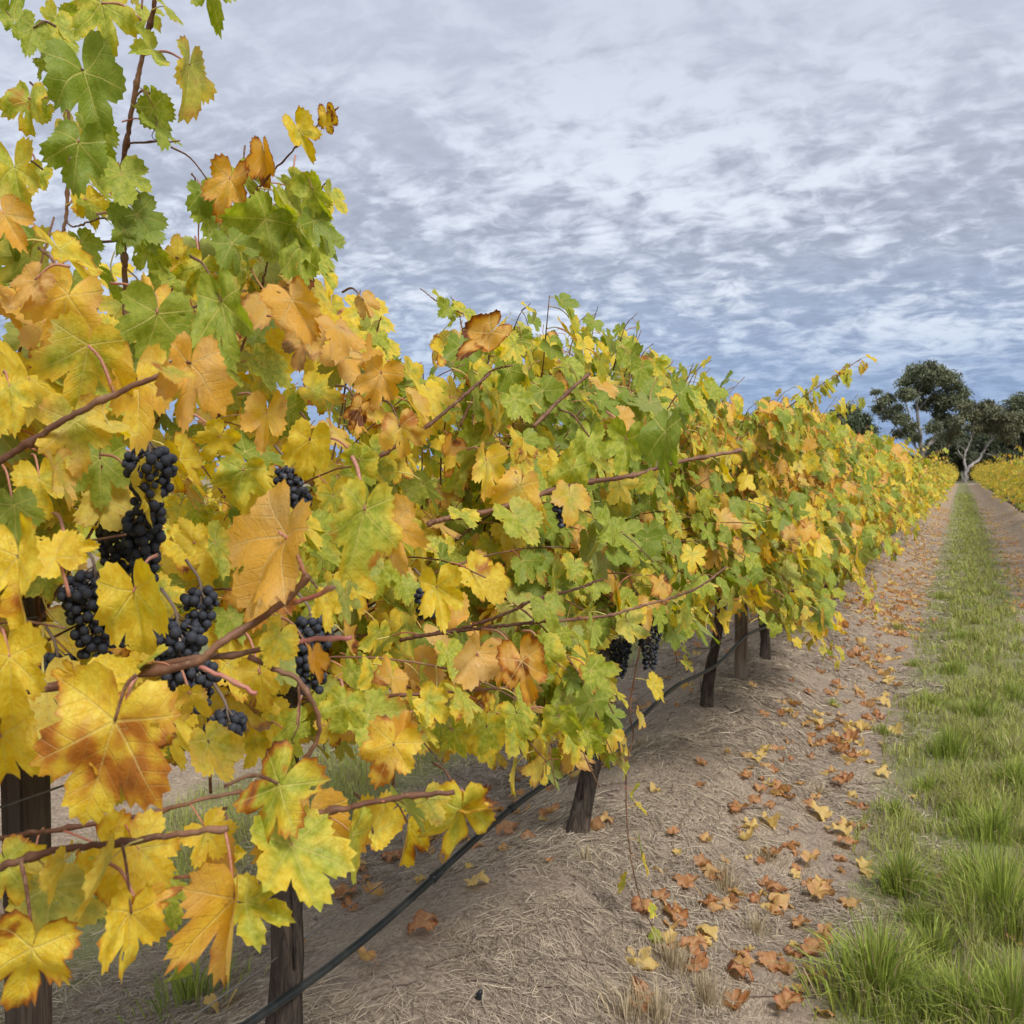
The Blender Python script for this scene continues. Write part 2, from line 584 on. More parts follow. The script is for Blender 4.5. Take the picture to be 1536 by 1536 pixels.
def ground_material():
    m, bb, out = newmat('vineyard_ground')
    t = bb.n('ShaderNodeTexCoord')
    co = t.outputs['Object']
    x, y, z = bb.sep(co)[0:3]
    n_big = bb.noise(co, 1.1, 4, 0.55)
    n_mid = bb.noise(co, 6.0, 5, 0.6)
    n_f = bb.noise(co, 60.0, 4, 0.65)
    st = bb.noise(bb.vm('MULTIPLY', co, (1.0, 0.25, 1.0)), 140, 3, 0.6, 1.5)
    soil = bb.mix(bb.ss(n_f, 0.3, 0.7), (0.18, 0.135, 0.10), (0.375, 0.30, 0.235))
    straw = bb.mix(bb.ss(st, 0.35, 0.65), (0.20, 0.15, 0.108), (0.46, 0.375, 0.275))
    c = bb.mix(bb.ss(bb.m('ADD', bb.m('MULTIPLY', n_mid, .6), bb.m('MULTIPLY', n_big, .5)), 0.46, 0.62), straw, soil)
    c = bb.mix(bb.m('MULTIPLY', bb.ss(bb.noise(co, 17, 4, .6), .56, .72), .5), c, (0.15, 0.11, 0.085))
    # mown grass down the middle of each alley
    k = bb.m('DIVIDE', bb.m('SUBTRACT', x, 0.13), ROW_GAP)
    k = bb.m('MULTIPLY', bb.m('SUBTRACT', k, bb.m('ROUND', k)), ROW_GAP)
    ax = bb.m('ADD', bb.m('ABSOLUTE', k), bb.m('MULTIPLY_ADD', n_mid, 0.5, -0.25))
    gm = bb.ss(ax, 0.56, 0.36)
    gm = bb.m('MULTIPLY', gm, bb.ss(n_f, 0.25, 0.5))
    gcol = bb.mix(bb.ss(n_mid, 0.35, 0.65), (0.13, 0.165, 0.045), (0.225, 0.245, 0.08))
    c = bb.mix(bb.m('MULTIPLY', gm, 0.75), c, gcol)
    # far litter flecks in the strip between vine and grass
    vo = bb.n('ShaderNodeTexVoronoi')
    bb.put(vo.inputs['Vector'], co)
    vo.inputs['Scale'].default_value = 10.0
    lm = bb.m('MULTIPLY', bb.ss(vo.outputs['Distance'], 0.46, 0.36), bb.ss(y, 8.0, 15.0))
    lm = bb.m('MULTIPLY', lm, bb.ss(ax, 0.42, 0.6))
    lm = bb.m('MULTIPLY', lm, bb.ss(n_big, 0.34, 0.52))
    vc = bb.n('ShaderNodeSeparateColor')
    bb.put(vc.inputs[0], vo.outputs['Color'])
    lcol = bb.mix(vc.outputs[0], (0.30, 0.15, 0.085), (0.60, 0.42, 0.19))
    c = bb.mix(bb.m('MULTIPLY', lm, .75), c, lcol)
    far = bb.ss(y, 122, 140)
    c = bb.mix(far, c, bb.mix(n_big, (0.10, 0.11, 0.05), (0.22, 0.18, 0.11)))
    h = bb.m('ADD', bb.m('MULTIPLY', n_f, 0.6), bb.m('MULTIPLY', st, 0.6))
    p = princ(bb, c, 0.92, 0.1, h, 0.8, 0.012)
    bb.t.links.new(p.outputs[0], out.inputs[0])
    return m


g = link('ground', build('ground', GV, None, GQ, ground_material()))
tag(g, 'dry strawy vineyard ground with low mounds under the vine rows', 'ground', kind='structure')

# ------------------------------------------------------------------ leaf geometry
def leaf_geom(seed, lod=2, cup=None, fold=None, bend=None, wave=None, curl=0.0, crumple=0.0, petiole=True, holes=0, sinus=None):
    r = np.random.default_rng(seed)
    va1, va2 = math.radians(r.uniform(49, 57)), math.radians(r.uniform(104, 116))
    b1, b2 = va1 / 2 + r.uniform(-.03, .03), (va1 + va2) / 2
    end = math.radians(r.uniform(170, 178))
    side = []
    s1 = r.uniform(.34, .64) if sinus is None else sinus
    s2 = r.uniform(.42, .66) if sinus is None else sinus + .06
    t1, t2 = r.uniform(.74, .94), r.uniform(.52, .72)
    segs = [(0, va1 / 2, 1.0, s1), (va1, va1 / 2, t1, s1), (va1, b2, t1, s2), (va2, b2, t2, s2), (va2, end, t2, r.uniform(.14, .26))]
    sub = {3: (7, 6, 6, 5, 8), 2: (6, 6, 5, 4, 7), 1: (3, 3, 3, 2, 3), 0: (1, 1, 1, 1, 2)}[lod]

    def half():
        A, Rb, Rt = [], [], []
        amp = r.uniform(.034, .066)
        lj = r.uniform(.9, 1.08, 5)
        lj[1] = lj[2]; lj[3] = lj[4]
        for q, (a0, a1, r0, r1) in enumerate(segs):
            n = sub[q]
            ts = np.arange(n + 1) / n
            if q in (1, 3):
                ts = ts[::-1]
            for jj, t in enumerate(ts):
                a = a0 + (a1 - a0) * t
                f = (.42 * t + .58 * t ** 3.2) if q < 4 else (.18 * t + .82 * t ** 3.5)
                base = (r0 * lj[q] if q else r0) * (1 - f) + r1 * f
                k = int(round(t * n))
                tooth = amp * (1 if k % 2 == 0 else -1) * (0 if t > .97 else 1) * r.uniform(.6, 1.3) if lod > 0 else 0
                if A and abs(a - A[-1]) < 1e-4:
                    continue
                A.append(a); Rb.append(base); Rt.append(base * (1 + tooth))
        return np.array(A), np.array(Rb), np.array(Rt)
    A1, B1, T1 = half()
    A2, B2, T2 = half()
    asym = r.uniform(.92, 1.06)
    ang = np.concatenate([-A2[:0:-1], A1])
    rb = np.concatenate([B2[:0:-1] * asym, B1])
    rt = np.concatenate([T2[:0:-1] * asym, T1])
    rings = {3: (.12, .27, .43, .59, .74, .87, 1.0), 2: (.22, .46, .70, .88, 1.0), 1: (.38, .74, 1.0), 0: (.55, 1.0)}[lod]
    na = len(ang)
    V = [np.zeros((1, 2))]
    E = [np.zeros(1)]
    for f in rings:
        rr = f * (rb + (rt - rb) * f ** 6)
        # lobes widen outward and close over the sinuses
        aa = ang.copy()
        for sn, kk in ((va1 / 2, .17), (-va1 / 2, .17), (b2, .13), (-b2, .13)):
            dlt = ang - sn
            aa -= kk * np.sign(dlt) * np.exp(-np.abs(dlt) / .16) * (rr ** 3) * (np.abs(dlt) > 1e-3)
        V.append(np.stack([rr * np.sin(aa), rr * np.cos(aa)], 1))
        E.append(np.full(na, f))
    V = np.concatenate(V)
    E = np.concatenate(E)
    Q, T = [], []
    drop = set()
    if holes and lod >= 2:
        for _ in range(holes):
            drop.add((int(r.integers(1, len(rings) - 2)), int(r.integers(3, na - 4))))
    for k in range(na - 1):
        T.append((0, 1 + k, 2 + k))
        for q in range(len(rings) - 1):
            if (q, k) in drop:
                continue
            o0, o1 = 1 + q * na, 1 + (q + 1) * na
            Q.append((o0 + k, o1 + k, o1 + k + 1, o0 + k + 1))
    T = np.array(T)[:, ::-1]
    Q = np.array(Q)[:, ::-1]
    # vein coordinates: along / away from the nearest main vein
    rad = np.hypot(V[:, 0], V[:, 1])
    an = np.arctan2(V[:, 0], V[:, 1])
    va = np.array([0, va1, -va1, va2, -va2])
    df = np.abs(an[:, None] - va[None])
    near = df.argmin(1)
    dmin = df[np.arange(len(V)), near]
    S, D = rad * np.cos(dmin), rad * np.sin(dmin)
    x, y = V[:, 0].copy(), V[:, 1].copy()
    # relief
    cup = r.uniform(-.22, .18) if cup is None else cup
    fold = r.uniform(-.05, .38) if fold is None else fold
    bend = r.uniform(-.1, .9) if bend is None else bend
    wave = r.uniform(.05, .15) if wave is None else wave
    z = cup * rad ** 2 + fold * np.abs(x) * .8
    z += .30 * D * np.clip(rad, 0, 1) * r.uniform(.5, 1.2)
    for kf in (3, 5, 8):
        z += wave * rad ** 2.2 * np.sin(kf * an + r.uniform(0, 6.3)) * (3.0 / kf) ** .6
    if crumple:
        for _ in range(7):
            th, f = r.uniform(0, 6.3), r.uniform(4, 11)
            z += crumple * .06 * np.sin(f * (x * math.cos(th) + y * math.sin(th)) + r.uniform(0, 6.3))
    if curl:
        # margins roll over
        th = curl * np.clip(E - .35, 0, 1) ** 1.6 * (1 + .5 * np.sin(2 * an + r.uniform(0, 6.3)))
        x, y, z = x * (1 - .33 * np.abs(th)), y * (1 - .22 * np.abs(th)), z + th * .55 * rad
    if abs(bend) > 1e-3:
        kb = bend
        yy = np.where(y > 0, y, y * .4)
        a = kb * yy
        zn = z * np.cos(a) - (1 - np.cos(a)) / kb
        yn = np.where(y > 0, np.sin(a) / kb, y) + z * np.sin(a) * .6
        y, z = yn, zn
    P = np.stack([x, y, z], 1)
    luv = np.stack([V[:, 0], V[:, 1], E], 1)
    lv = np.stack([S, D, np.zeros(len(V))], 1)
    pe = None
    if petiole:
        ex = r.uniform(-.25, .25)
        pts = np.array([(0, 0.02, 0.0), (ex * .2, -.16, -.05), (ex * .6, -.42, -.22), (ex, -.62, -.52)])
        npt = 7 if lod >= 2 else 4
        pl_ = spline(pts, npt)
        v, q, t = tube(pl_, np.linspace(.016, .021, npt), 5 if lod >= 2 else 3, cap=False)
        Q = np.concatenate([Q, q + len(P)])
        P = np.concatenate([P, v])
        luv = np.concatenate([luv, np.tile([0, 0, 0], (len(v), 1))])
        lv = np.concatenate([lv, np.tile([0, 1, 1], (len(v), 1))])
        pe = pts[-1]
    return dict(V=P, Q=Q, T=T, luv=luv, lvein=lv, pe=pe)


def leaf_mesh(gm, mat=M_LEAF):
    return build('vine_leaf', gm['V'], gm['T'], gm['Q'], mat, {'luv': gm['luv'], 'lvein': gm['lvein']})


HI = [leaf_geom(100 + k, 3, holes=(2 if k % 3 == 0 else 0), curl=(.35 if k % 4 == 1 else 0)) for k in range(20)]
HI_ME = [leaf_mesh(q) for q in HI]
HN = [leaf_geom(300 + k, 3, petiole=False, cup=RNG.uniform(-.3, .25), fold=RNG.uniform(-.15, .6), bend=RNG.uniform(-.2, 1.2), wave=RNG.uniform(.07, .18), curl=RNG.uniform(-.3, .45), crumple=.5,
                holes=(1 if k % 2 else 0)) for k in range(24)]          # flatter blades for the foreground
HN_ME = [leaf_mesh(q) for q in HN]
HP = [leaf_geom(330 + k, 3, petiole=False, cup=-.08, fold=.12, bend=.15 + .1 * k, wave=.07, crumple=.3, holes=k % 2) for k in range(4)]     # nearly flat
HP_ME = [leaf_mesh(q) for q in HP]
HF = [leaf_geom(340 + k, 3, petiole=False, fold=1.3, bend=.4, wave=.10, curl=.25) for k in range(4)]      # folded along the midrib
HF_ME = [leaf_mesh(q) for q in HF]
HC = [leaf_geom(360 + k, 3, petiole=False, fold=.3, bend=.9, wave=.12, curl=.75, crumple=.6) for k in range(5)]    # curling dry
HC_ME = [leaf_mesh(q) for q in HC]
MIDL = [leaf_geom(500 + k, 2) for k in range(12)]
MID_ME = [leaf_mesh(q) for q in MIDL]
LOWM = [leaf_geom(700 + k, 1) for k in range(8)]
FAR = [leaf_geom(800 + k, 0) for k in range(6)]
FALL = [leaf_geom(900 + k, 2, cup=RNG.uniform(-.3, .5), fold=RNG.uniform(-.2, .5), bend=RNG.uniform(-.8, .8), wave=.13,
                  curl=RNG.uniform(-.5, .6), crumple=.9, petiole=(k % 2 == 0)) for k in range(16)]
FALL_ME = [leaf_mesh(q, M_DRY) for q in FALL]


def basis(T, N):
    """rotation matrix columns X,Y(tip),Z(normal)"""
    T = T / (np.linalg.norm(T) + 1e-9)
    N = N - T * (N @ T)
    N = N / (np.linalg.norm(N) + 1e-9)
    X = np.cross(T, N)
    return np.stack([X, T, N], 1)


def mass_mesh(name, items, geoms, mat=M_LEAFC):
    """join many leaves: items = list of (kind, origin, rot3x3, scale, wfac, col4)"""
    Vs, Qs, Ts, luv, lve, lco, o = [], [], [], [], [], [], 0
    for (k, org, rot, sc_, wf, col) in items:
        gmm = geoms[k % len(geoms)]
        v = gmm['V'] * np.array([wf, 1, 1]) * sc_
        Vs.append(v @ rot.T + org)
        Qs.append(gmm['Q'] + o)
        Ts.append(gmm['T'] + o)
        luv.append(gmm['luv']); lve.append(gmm['lvein'])
        lco.append(np.tile(col, (len(v), 1)))
        o += len(v)
    return build(name, np.concatenate(Vs), np.concatenate(Ts), np.concatenate(Qs), mat,
                 {'luv': np.concatenate(luv), 'lvein': np.concatenate(lve), 'lcol': np.concatenate(lco)})


# ------------------------------------------------------------------ leaf colouring along the row
GREEN = ["887777666666", "877646666666", "777877666666", "666688887766", "565556888876", "645566887765",
         "535467888765", "234577888775", "123656788766", "225546677666", "346555555555", "225555555555"]
TANS = [(450, 470, 80, .5), (30, 440, 60, .4), (560, 590, 60, .5), (260, 590, 60, .2), (360, 840, 60, .3), (715, 1000, 60, .7),
        (1130, 690, 70, .42), (1260, 780, 70, .28), (60, 600, 80, .12), (560, 1110, 80, .4), (1180, 640, 60, .3), (1320, 700, 40, .2)]


def leaf_colour(P, r):
    px, py, z = proj(P)
    px, py = float(px), float(py)
    cx, cyy = min(max(px / 128 - .5, 0), 10.99), min(max(py / 128 - .5, 0), 10.99)
    ci, cj = int(cx), int(cyy)
    fx, fy = cx - ci, cyy - cj
    gg = lambda a, c: int(GREEN[a][c]) / 9.0
    g0 = (gg(cj, ci) * (1 - fx) + gg(cj, ci + 1) * fx) * (1 - fy) + (gg(cj + 1, ci) * (1 - fx) + gg(cj + 1, ci + 1) * fx) * fy
    ta = .06
    for (tx, ty, rr, a) in TANS:
        ta = max(ta, a * math.exp(-((px - tx) ** 2 + (py - ty) ** 2) / (2 * rr * rr)))
    gr = float(np.clip(r.normal(g0 - .05, .32), 0, 1))
    tan = float(np.clip(r.normal(.12, .12), 0, 1))
    if r.random() < ta:
        tan = r.uniform(.55, .95)
        gr *= .4
    brn = float(r.random() ** 2 * (1.15 - gr))
    if r.random() < .035:
        brn, tan = 1.0, .7
    return (gr, tan, brn, float(r.random()))


# ------------------------------------------------------------------ silhouette limits of the pruned canopy
TOP = np.array([(-900, 240), (0, 260), (90, 330), (235, 345), (262, 350), (300, 262), (400, 250), (500, 300), (505, 400), (560, 500), (615, 530),
                (645, 495), (690, 462), (760, 468), (800, 470), (920, 478), (965, 515), (1000, 550), (1050, 595), (1110, 630), (1160, 600),
                (1200, 590), (1290, 645), (1340, 655), (1440, 705), (2200, 705)], float)
BOT = np.array([(-900, 1180), (0, 1150), (300, 1140), (450, 1140), (560, 1170), (640, 1130), (780, 1140), (880, 1145), (925, 1060), (945, 985), (1000, 960), (1050, 985),
                (1080, 945), (1130, 925), (1165, 950), (1240, 985), (1290, 905), (1350, 835), (1400, 770), (1440, 715), (2200, 715)], float)
WINDOWS = [(222, 712, 36), (216, 795, 40), (150, 905, 52), (180, 835, 30), (265, 965, 38), (292, 1010, 32), (470, 955, 34), (975, 972, 34), (930, 985, 26),
           (300, 905, 26), (340, 1090, 26), (432, 722, 18), (450, 742, 14), (845, 760, 14), (640, 905, 14)]

VINE_Y = [-0.18, 1.67, 3.51, 5.63, 7.2, 9.05, 10.9, 12.75, 14.6]
VLAB = ["grape vine before the dark split post, long canes carrying large yellow leaves",
        "tall grape vine with upright shoots against the sky and many dark grape clusters",
        "grape vine on a bare leaning trunk above the black hose, yellow and green leaves",
        "greener grape vine whose dark trunk stands just before the square wooden post",
        "grape vine on a slim trunk just past the square wooden post, orange leaves on top",
        "grape vine with yellowing sprawling shoots, second past the square wooden post",
        "grape vine with yellowing sprawling shoots, third past the square wooden post",
        "grape vine with yellowing sprawling shoots, fourth past the square wooden post",
        "grape vine with yellowing sprawling shoots, fifth past the square wooden post"]
G_NEAR = 'grape vines of the row beside the leaf-strewn strip'
VINES = []
for yv, lb in zip(VINE_Y, VLAB):
    VINES.append(empty('grape_vine', (ROW_X, yv, float(ground_h(ROW_X, yv)) - .01), lb, 'grape vine', G_NEAR))


def vine_of(P):
    return int(np.argmin([abs(P[1] - yv) for yv in VINE_Y]))


def add_part(name, me, vi, rot=None, loc=None, scale=None):
    """mesh given in world coordinates (loc None) or local at loc"""
    root = VINES[vi]
    o = bpy.data.objects.new(name, me)
    COL.objects.link(o)
    o.parent = root
    rl = np.array(root.location)
    if loc is None:
        o.location = tuple(-rl)
    else:
        M = Matrix([[float(rot[a][c]) for c in range(3)] for a in range(3)]).to_4x4()
        o.rotation_euler = M.to_euler()
        o.location = tuple(float(v) for v in (loc - rl))
        if scale is not None:
            o.scale = scale
    return o


def trunk_mesh(seed, lean, height, rad=.036, name='trunk'):
    r = np.random.default_rng(seed)
    n = 15
    t = np.linspace(0, 1, n)
    P = np.stack([lean[0] * t + .026 * np.sin(6 * t + r.uniform(0, 6)), lean[1] * t + .045 * np.sin(4 * t + r.uniform(0, 6)) * t, t * (height + .06) - .06], 1)
    ns = 14
    a = np.arange(ns) * 2 * math.pi / ns
    ra = rad * (1.12 - .28 * t + .5 * np.exp(-t * 14) + .35 * np.clip(t - .85, 0, 1) / .15 * .8)
    jit = np.array([1 + .18 * np.sin(3 * a + 6 * tt + r.uniform(0, .6)) + .12 * np.sin(5 * a - 9 * tt) + r.normal(0, .07, ns) for tt in t])
    v, q, tr_ = tube(P, ra, ns, True, jit)
    # loose bark strips
    parts = [(v, q, tr_)]
    for _ in range(9):
        k = r.integers(1, n - 4)
        aa = r.uniform(0, 6.28)
        m = int(r.integers(2, 4))
        off = np.stack([np.cos(aa) * ra[k:k + m + 1] * 1.08, np.sin(aa) * ra[k:k + m + 1] * 1.08, np.zeros(m + 1)], 1)
        pp = P[k:k + m + 1] + off
        pp[-1, :2] += np.array([np.cos(aa), np.sin(aa)]) * r.uniform(.003, .014)
        parts.append(tube(pp, np.linspace(.004, .0015, m + 1), 4, True))
    V, Q, T = join(parts)
    return build(name, V, T, Q, M_BARK), P[-1]


LEANS = [(0, 0), (.02, .0), (.03, .20), (.02, .05), (.0, .04), (.02, -.03), (0, .05), (-.03, 0), (.02, .02)]
HEADS = []
for vi, yv in enumerate(VINE_Y):
    me, top = trunk_mesh(40 + vi, LEANS[vi], .88 if vi != 2 else .86, .032 if vi in (1, 2) else .027)
    add_part('trunk', me, vi, np.eye(3), np.array(VINES[vi].location))
    base = np.array(VINES[vi].location)
    HEADS.append(base + top)
    r = np.random.default_rng(60 + vi)
    for sgn in (-1, 1):
        pts = [HEADS[-1] - np.array([0, 0, .03]), HEADS[-1] + np.array([r.normal(0, .02), sgn * .18, .05]),
               np.array([ROW_X + r.normal(0, .03), yv + sgn * .55, base[2] + .95 + r.normal(0, .02)]),
               np.array([ROW_X + r.normal(0, .03), yv + sgn * .93, base[2] + .95])]
        pl_ = spline(pts, 16)
        jit = np.array([1 + .12 * np.sin(3 * np.arange(8) + k * .9) + r.normal(0, .07, 8) for k in range(16)])
        v, q, t = tube(pl_, np.linspace(.022, .012, 16), 8, True, jit)
        add_part('cordon', build('cordon', v, t, q, M_BARK), vi)


def cane_mesh(pl_, r0, r1, mat, node_every=.075, seed=0):
    L = np.concatenate([[0], np.cumsum(np.linalg.norm(np.diff(pl_, axis=0), axis=1))])
    t = L / L[-1]
    ph = (L + seed * .013) % node_every
    dn = np.minimum(ph, node_every - ph)
    ra = .70 * (r0 + (r1 - r0) * t) * (1 + .5 * np.exp(-(dn / .0055) ** 2)) * (1 + .05 * np.sin(L * 210 + seed))
    v, q, tr_ = tube(pl_, ra, 7, True)
    return build('cane', v, tr_, q, mat)


# ------------------------------------------------------------------ automatic canopy: canes grown from the cordon
leaves = [[] for _ in VINES]            # (size px, origin, rot, L, wf, col, hero, z)
n_auto = 0


def accept(P, hero=False, slack=0.0):
    px, py, z = proj(P)
    px, py, z = float(px), float(py), float(z)
    if z < .62:
        return False
    yt = np.interp(px, TOP[:, 0], TOP[:, 1])
    yb = np.interp(px, BOT[:, 0], BOT[:, 1])
    irr = 36 * fbm(np.array(P[1] * 3.0), np.array(P[0] * 2.0), 17, 2.2, 3) / max(z * .45, 1)
    if py < yt + 10 - slack + irr * .7 or py > yb - 10 + slack + irr:
        return False
    lim = np.interp(P[1], [0, 1.0, 1.9, 2.8, 4.0, 16], [-.93, -.90, -.82, -.66, -.56, -.52]) + (.26 * fbm(np.array(P[1]), np.array(P[2]), 19, 3.3, 3) if P[1] > 2.4 else 0) + slack * .004
    if P[0] > lim:
        return False
    for wx, wy, wr in WINDOWS:
        if (px - wx) ** 2 + (py - wy) ** 2 < (wr * .78 + 20 / max(z, .8)) ** 2 and P[0] > ROW_X - .05:
            return False
    return True


def orient(r, out, P):
    """hanging blade: tip mostly down, upper face outward and up"""
    T = np.array([out * r.uniform(-.1, .7), r.normal(0, .42), -1.0 + r.uniform(0, .7)])
    N = np.array([out * r.uniform(.4, 1.1), r.normal(-.2, .42), r.uniform(.15, .9)])
    if r.random() < .12:
        N = -N
    return basis(T, N)


def put_leaf(vi, node, out, r, L=None, check=True, col=None, slack=0.0):
    L = (r.uniform(.050, .078) if vi < 2 else r.uniform(.054, .088)) if L is None else L
    rot = orient(r, out, node)
    k = int(r.integers(0, 1000))
    pe = np.array([0, -.62, -.52])
    org = node - rot @ (pe * L)
    ctr = org + rot[:, 1] * L * .45
    if check and not (accept(ctr, slack=slack + 6) and accept(org, slack=slack)):
        return False
    c = leaf_colour(ctr, r) if col is None else col
    z = float(proj(ctr)[2])
    leaves[vi].append((L / max(z, .3), k, org, rot, L, r.uniform(.9, 1.1), c, z, ctr))
    return True


def grow(start, dr, length, r, droop, step=.03):
    P = [np.array(start, float)]
    d_ = np.array(dr, float) / np.linalg.norm(dr)
    n = int(length / step)
    for k in range(n):
        d_ = d_ + np.array([0, 0, -droop * step * (.4 + k / n)]) + r.normal(0, .045, 3)
        d_ /= np.linalg.norm(d_)
        P.append(P[-1] + d_ * step)
    return np.array(P)


for vi, yv in enumerate(VINE_Y):
    r = np.random.default_rng(1000 + vi)
    gz = float(VINES[vi].location[2])
    ncane = 84 if vi < 5 else 64
    for c in range(ncane):
        y0 = yv + r.uniform(-.95, .95)
        start = (ROW_X + r.normal(0, .05), y0, gz + .95 + r.normal(0, .05))
        s = 1 if r.random() < .66 else -1
        kind = r.random()
        if kind < .46:
            dr, ln, dp = (s * r.uniform(.0, .5), r.normal(0, .4), 1.0), r.uniform(.6, 1.1), .9
        elif kind < .76:
            dr, ln, dp = (s * r.uniform(.5, 1.0), r.normal(.1, .45), .75), r.uniform(.6, 1.1), 2.4
        else:
            dr, ln, dp = (s * r.uniform(.6, 1.0), r.normal(.1, .5), .05), r.uniform(.5, .8), 2.6
        pl_ = grow(start, dr, ln, r, dp)
        # prune the cane where the canopy ends
        slk = max(0, r.normal(0, 36)) if yv > 1 else 0
        slk = slk if c % 4 else slk + 16
        ok = np.array([accept(p, slack=slk) for p in pl_[4:]])
        if not ok.any():
            continue
        stop = len(pl_)
        run = 0
        for k, o_ in enumerate(ok):
            run = 0 if o_ else run + 1
            if run >= 3:
                stop = k + 4
                break
        pl_ = pl_[:max(stop, 6)]
        nodes = np.arange(3, len(pl_) - 1, 2 if vi < 5 else 3)
        for q, ix in enumerate(nodes):
            out = s if r.random() < .8 else -s
            put_leaf(vi, pl_[ix], out, r, slack=slk)
            if r.random() < .55:
                put_leaf(vi, pl_[ix] + r.normal(0, .03, 3), out, r, r.uniform(.035, .062), slack=slk)
        if len(pl_) > 5:
            add_part('cane', cane_mesh(pl_[::2] if len(pl_) % 2 else pl_[:-1][::2], .0042, .0018, M_CANE, seed=c), vi)

# leaves on short side shoots, filling the hedge between the canes
for vi, yv in enumerate(VINE_Y):
    r = np.random.default_rng(1500 + vi)
    gz = float(VINES[vi].location[2])
    for _ in range(2100 if vi < 2 else 1500 if vi < 4 else 1050):
        X = ROW_X + float(np.clip(r.normal(.18, .38), -.65, .75))
        Z = gz + r.uniform(.62, 2.15 if vi in (1, 2, 3) else 1.85)
        P = np.array([X, yv + r.uniform(-.95, .95), Z])
        px, py, z = proj(P)
        if py < np.interp(px, TOP[:, 0], TOP[:, 1]) + 45 / max(float(z), 1.0):
            continue
        if r.random() < .55 and X < ROW_X - .1:
            continue
        put_leaf(vi, P, 1 if X > ROW_X - .1 else -1, r, r.uniform(.042, .072) * (1 if vi < 2 else 1.15))

# ------------------------------------------------------------------ canes read off the photograph (pixel, pixel, metres)
rh0 = np.random.default_rng(3)


def cane_px(pts, r0, r1, mat=M_CANE, n=None, name='cane'):
    P = spline([at(*p) for p in pts], 60)
    ln_ = float(np.linalg.norm(np.diff(P, axis=0), axis=1).sum())
    P = spline([at(*p) for p in pts], int(np.clip(ln_ / .0045, 14, 160)))
    P[1:-1] += rh0.normal(0, .0005, (len(P) - 2, 3))
    vi = vine_of(P[len(P) // 2])
    add_part(name, cane_mesh(P, r0, r1, mat, seed=len(pts)), vi)
    return P


shoot1 = cane_px([(190, 520, 1.38), (188, 430, 1.37), (185, 350, 1.35), (182, 270, 1.33), (197, 170, 1.3), (215, 80, 1.28), (237, -20, 1.25), (252, -110, 1.24)], .0058, .0036)
shoot2 = cane_px([(115, 560, 1.52), (99, 440, 1.5), (92, 370, 1.5), (100, 310, 1.5), (103, 180, 1.48), (98, 110, 1.46), (78, 20, 1.45), (70, -80, 1.44)], .0042, .0026)
shA = cane_px([(-60, 722, .9), (0, 690, .9), (50, 660, .9), (100, 628, .9), (170, 592, .9), (237, 563, .9)], .0050, .0036)
shoot4 = cane_px([(320, 650, 1.5), (345, 570, 1.5), (370, 500, 1.5), (395, 420, 1.48), (405, 365, 1.47)], .0035, .002)
shoot5 = cane_px([(335, 400, 1.5), (350, 330, 1.5), (385, 285, 1.5), (440, 225, 1.48), (480, 185, 1.47), (508, 160, 1.46)], .003, .0014)
shB = cane_px([(-60, 1045, .85), (0, 1037, .85), (80, 1030, .85), (150, 1018, .85), (200, 1012, .86), (290, 995, .86), (330, 965, .86), (370, 940, .87), (430, 900, .88), (462, 862, .88)], .0062, .0042, n=60)
cane_px([(200, 1008, .87), (290, 988, .87), (370, 980, .88), (430, 955, .89), (442, 945, .89)], .0046, .003)
cane_px([(372, 985, .875), (410, 1003, .875), (448, 1022, .875), (475, 1070, .88), (478, 1105, .89), (460, 1135, .89), (440, 1152, .9)], .0036, .0026)
cane_px([(440, 965, .885), (470, 960, .885), (528, 956, .88)], .0032, .0028, M_PINK, name='cane_stub')
cane_px([(300, 1000, .86), (340, 1018, .855), (385, 1040, .85)], .0030, .0026, M_PINK, name='cane_stub')
cane_px([(442, 905, .885), (470, 895, .88), (502, 880, .875)], .0032, .0028, M_PINK, name='cane_stub')
cane_px([(448, 1022, .875), (449, 1060, .875), (446, 1092, .875), (438, 1108, .88), (441, 1116, .885)], .0014, .0009, name='tendril')
shC = cane_px([(-50, 1335, .8), (0, 1302, .8), (50, 1285, .8), (100, 1272, .8), (180, 1265, .8), (260, 1252, .8), (342, 1242, .8)], .0046, .0034)
shD = cane_px([(-20, 1264, .86), (40, 1250, .86), (100, 1243, .86), (230, 1218, .88), (300, 1200, .88), (362, 1187, .9)], .0032, .0024)
shE = cane_px([(390, 1255, .9), (420, 1228, .9), (475, 1220, .9), (520, 1212, .9), (590, 1198, .9), (682, 1188, .9)], .0046, .0032)
shI = cane_px([(640, 787, 1.5), (670, 778, 1.5), (740, 765, 1.5), (850, 730, 1.55), (950, 713, 1.6), (1010, 695, 1.65), (1112, 675, 1.7)], .0062, .0042)
shG = cane_px([(600, 960, 1.72), (690, 943, 1.7), (760, 920, 1.7), (800, 900, 1.7), (860, 885, 1.75), (905, 868, 1.8)], .0045, .003)
shH = cane_px([(620, 955, 1.7), (700, 945, 1.7), (790, 935, 1.7), (900, 925, 1.75), (960, 910, 1.8), (1040, 885, 1.9), (1090, 850, 2.0)], .0045, .0028)
shF = cane_px([(500, 1062, 1.2), (560, 1047, 1.2), (640, 1040, 1.2), (720, 1035, 1.25), (775, 1030, 1.3)], .0032, .0022)
gend = at_ground(985, 1405, .01)
zg = float(proj(gend)[2])
hang = cane_px([(962, 960, zg - .1), (945, 1060, zg - .1), (950, 1105, zg - .1), (940, 1150, zg - .1), (942, 1250, zg - .08), (958, 1340, zg - .04), (985, 1405, zg)], .0032, .0022, n=40)
shoot6 = cane_px([(1090, 668, 4.7), (1130, 645, 4.9), (1180, 612, 5.1), (1230, 578, 5.2), (1292, 538, 5.3)], .0055, .003)
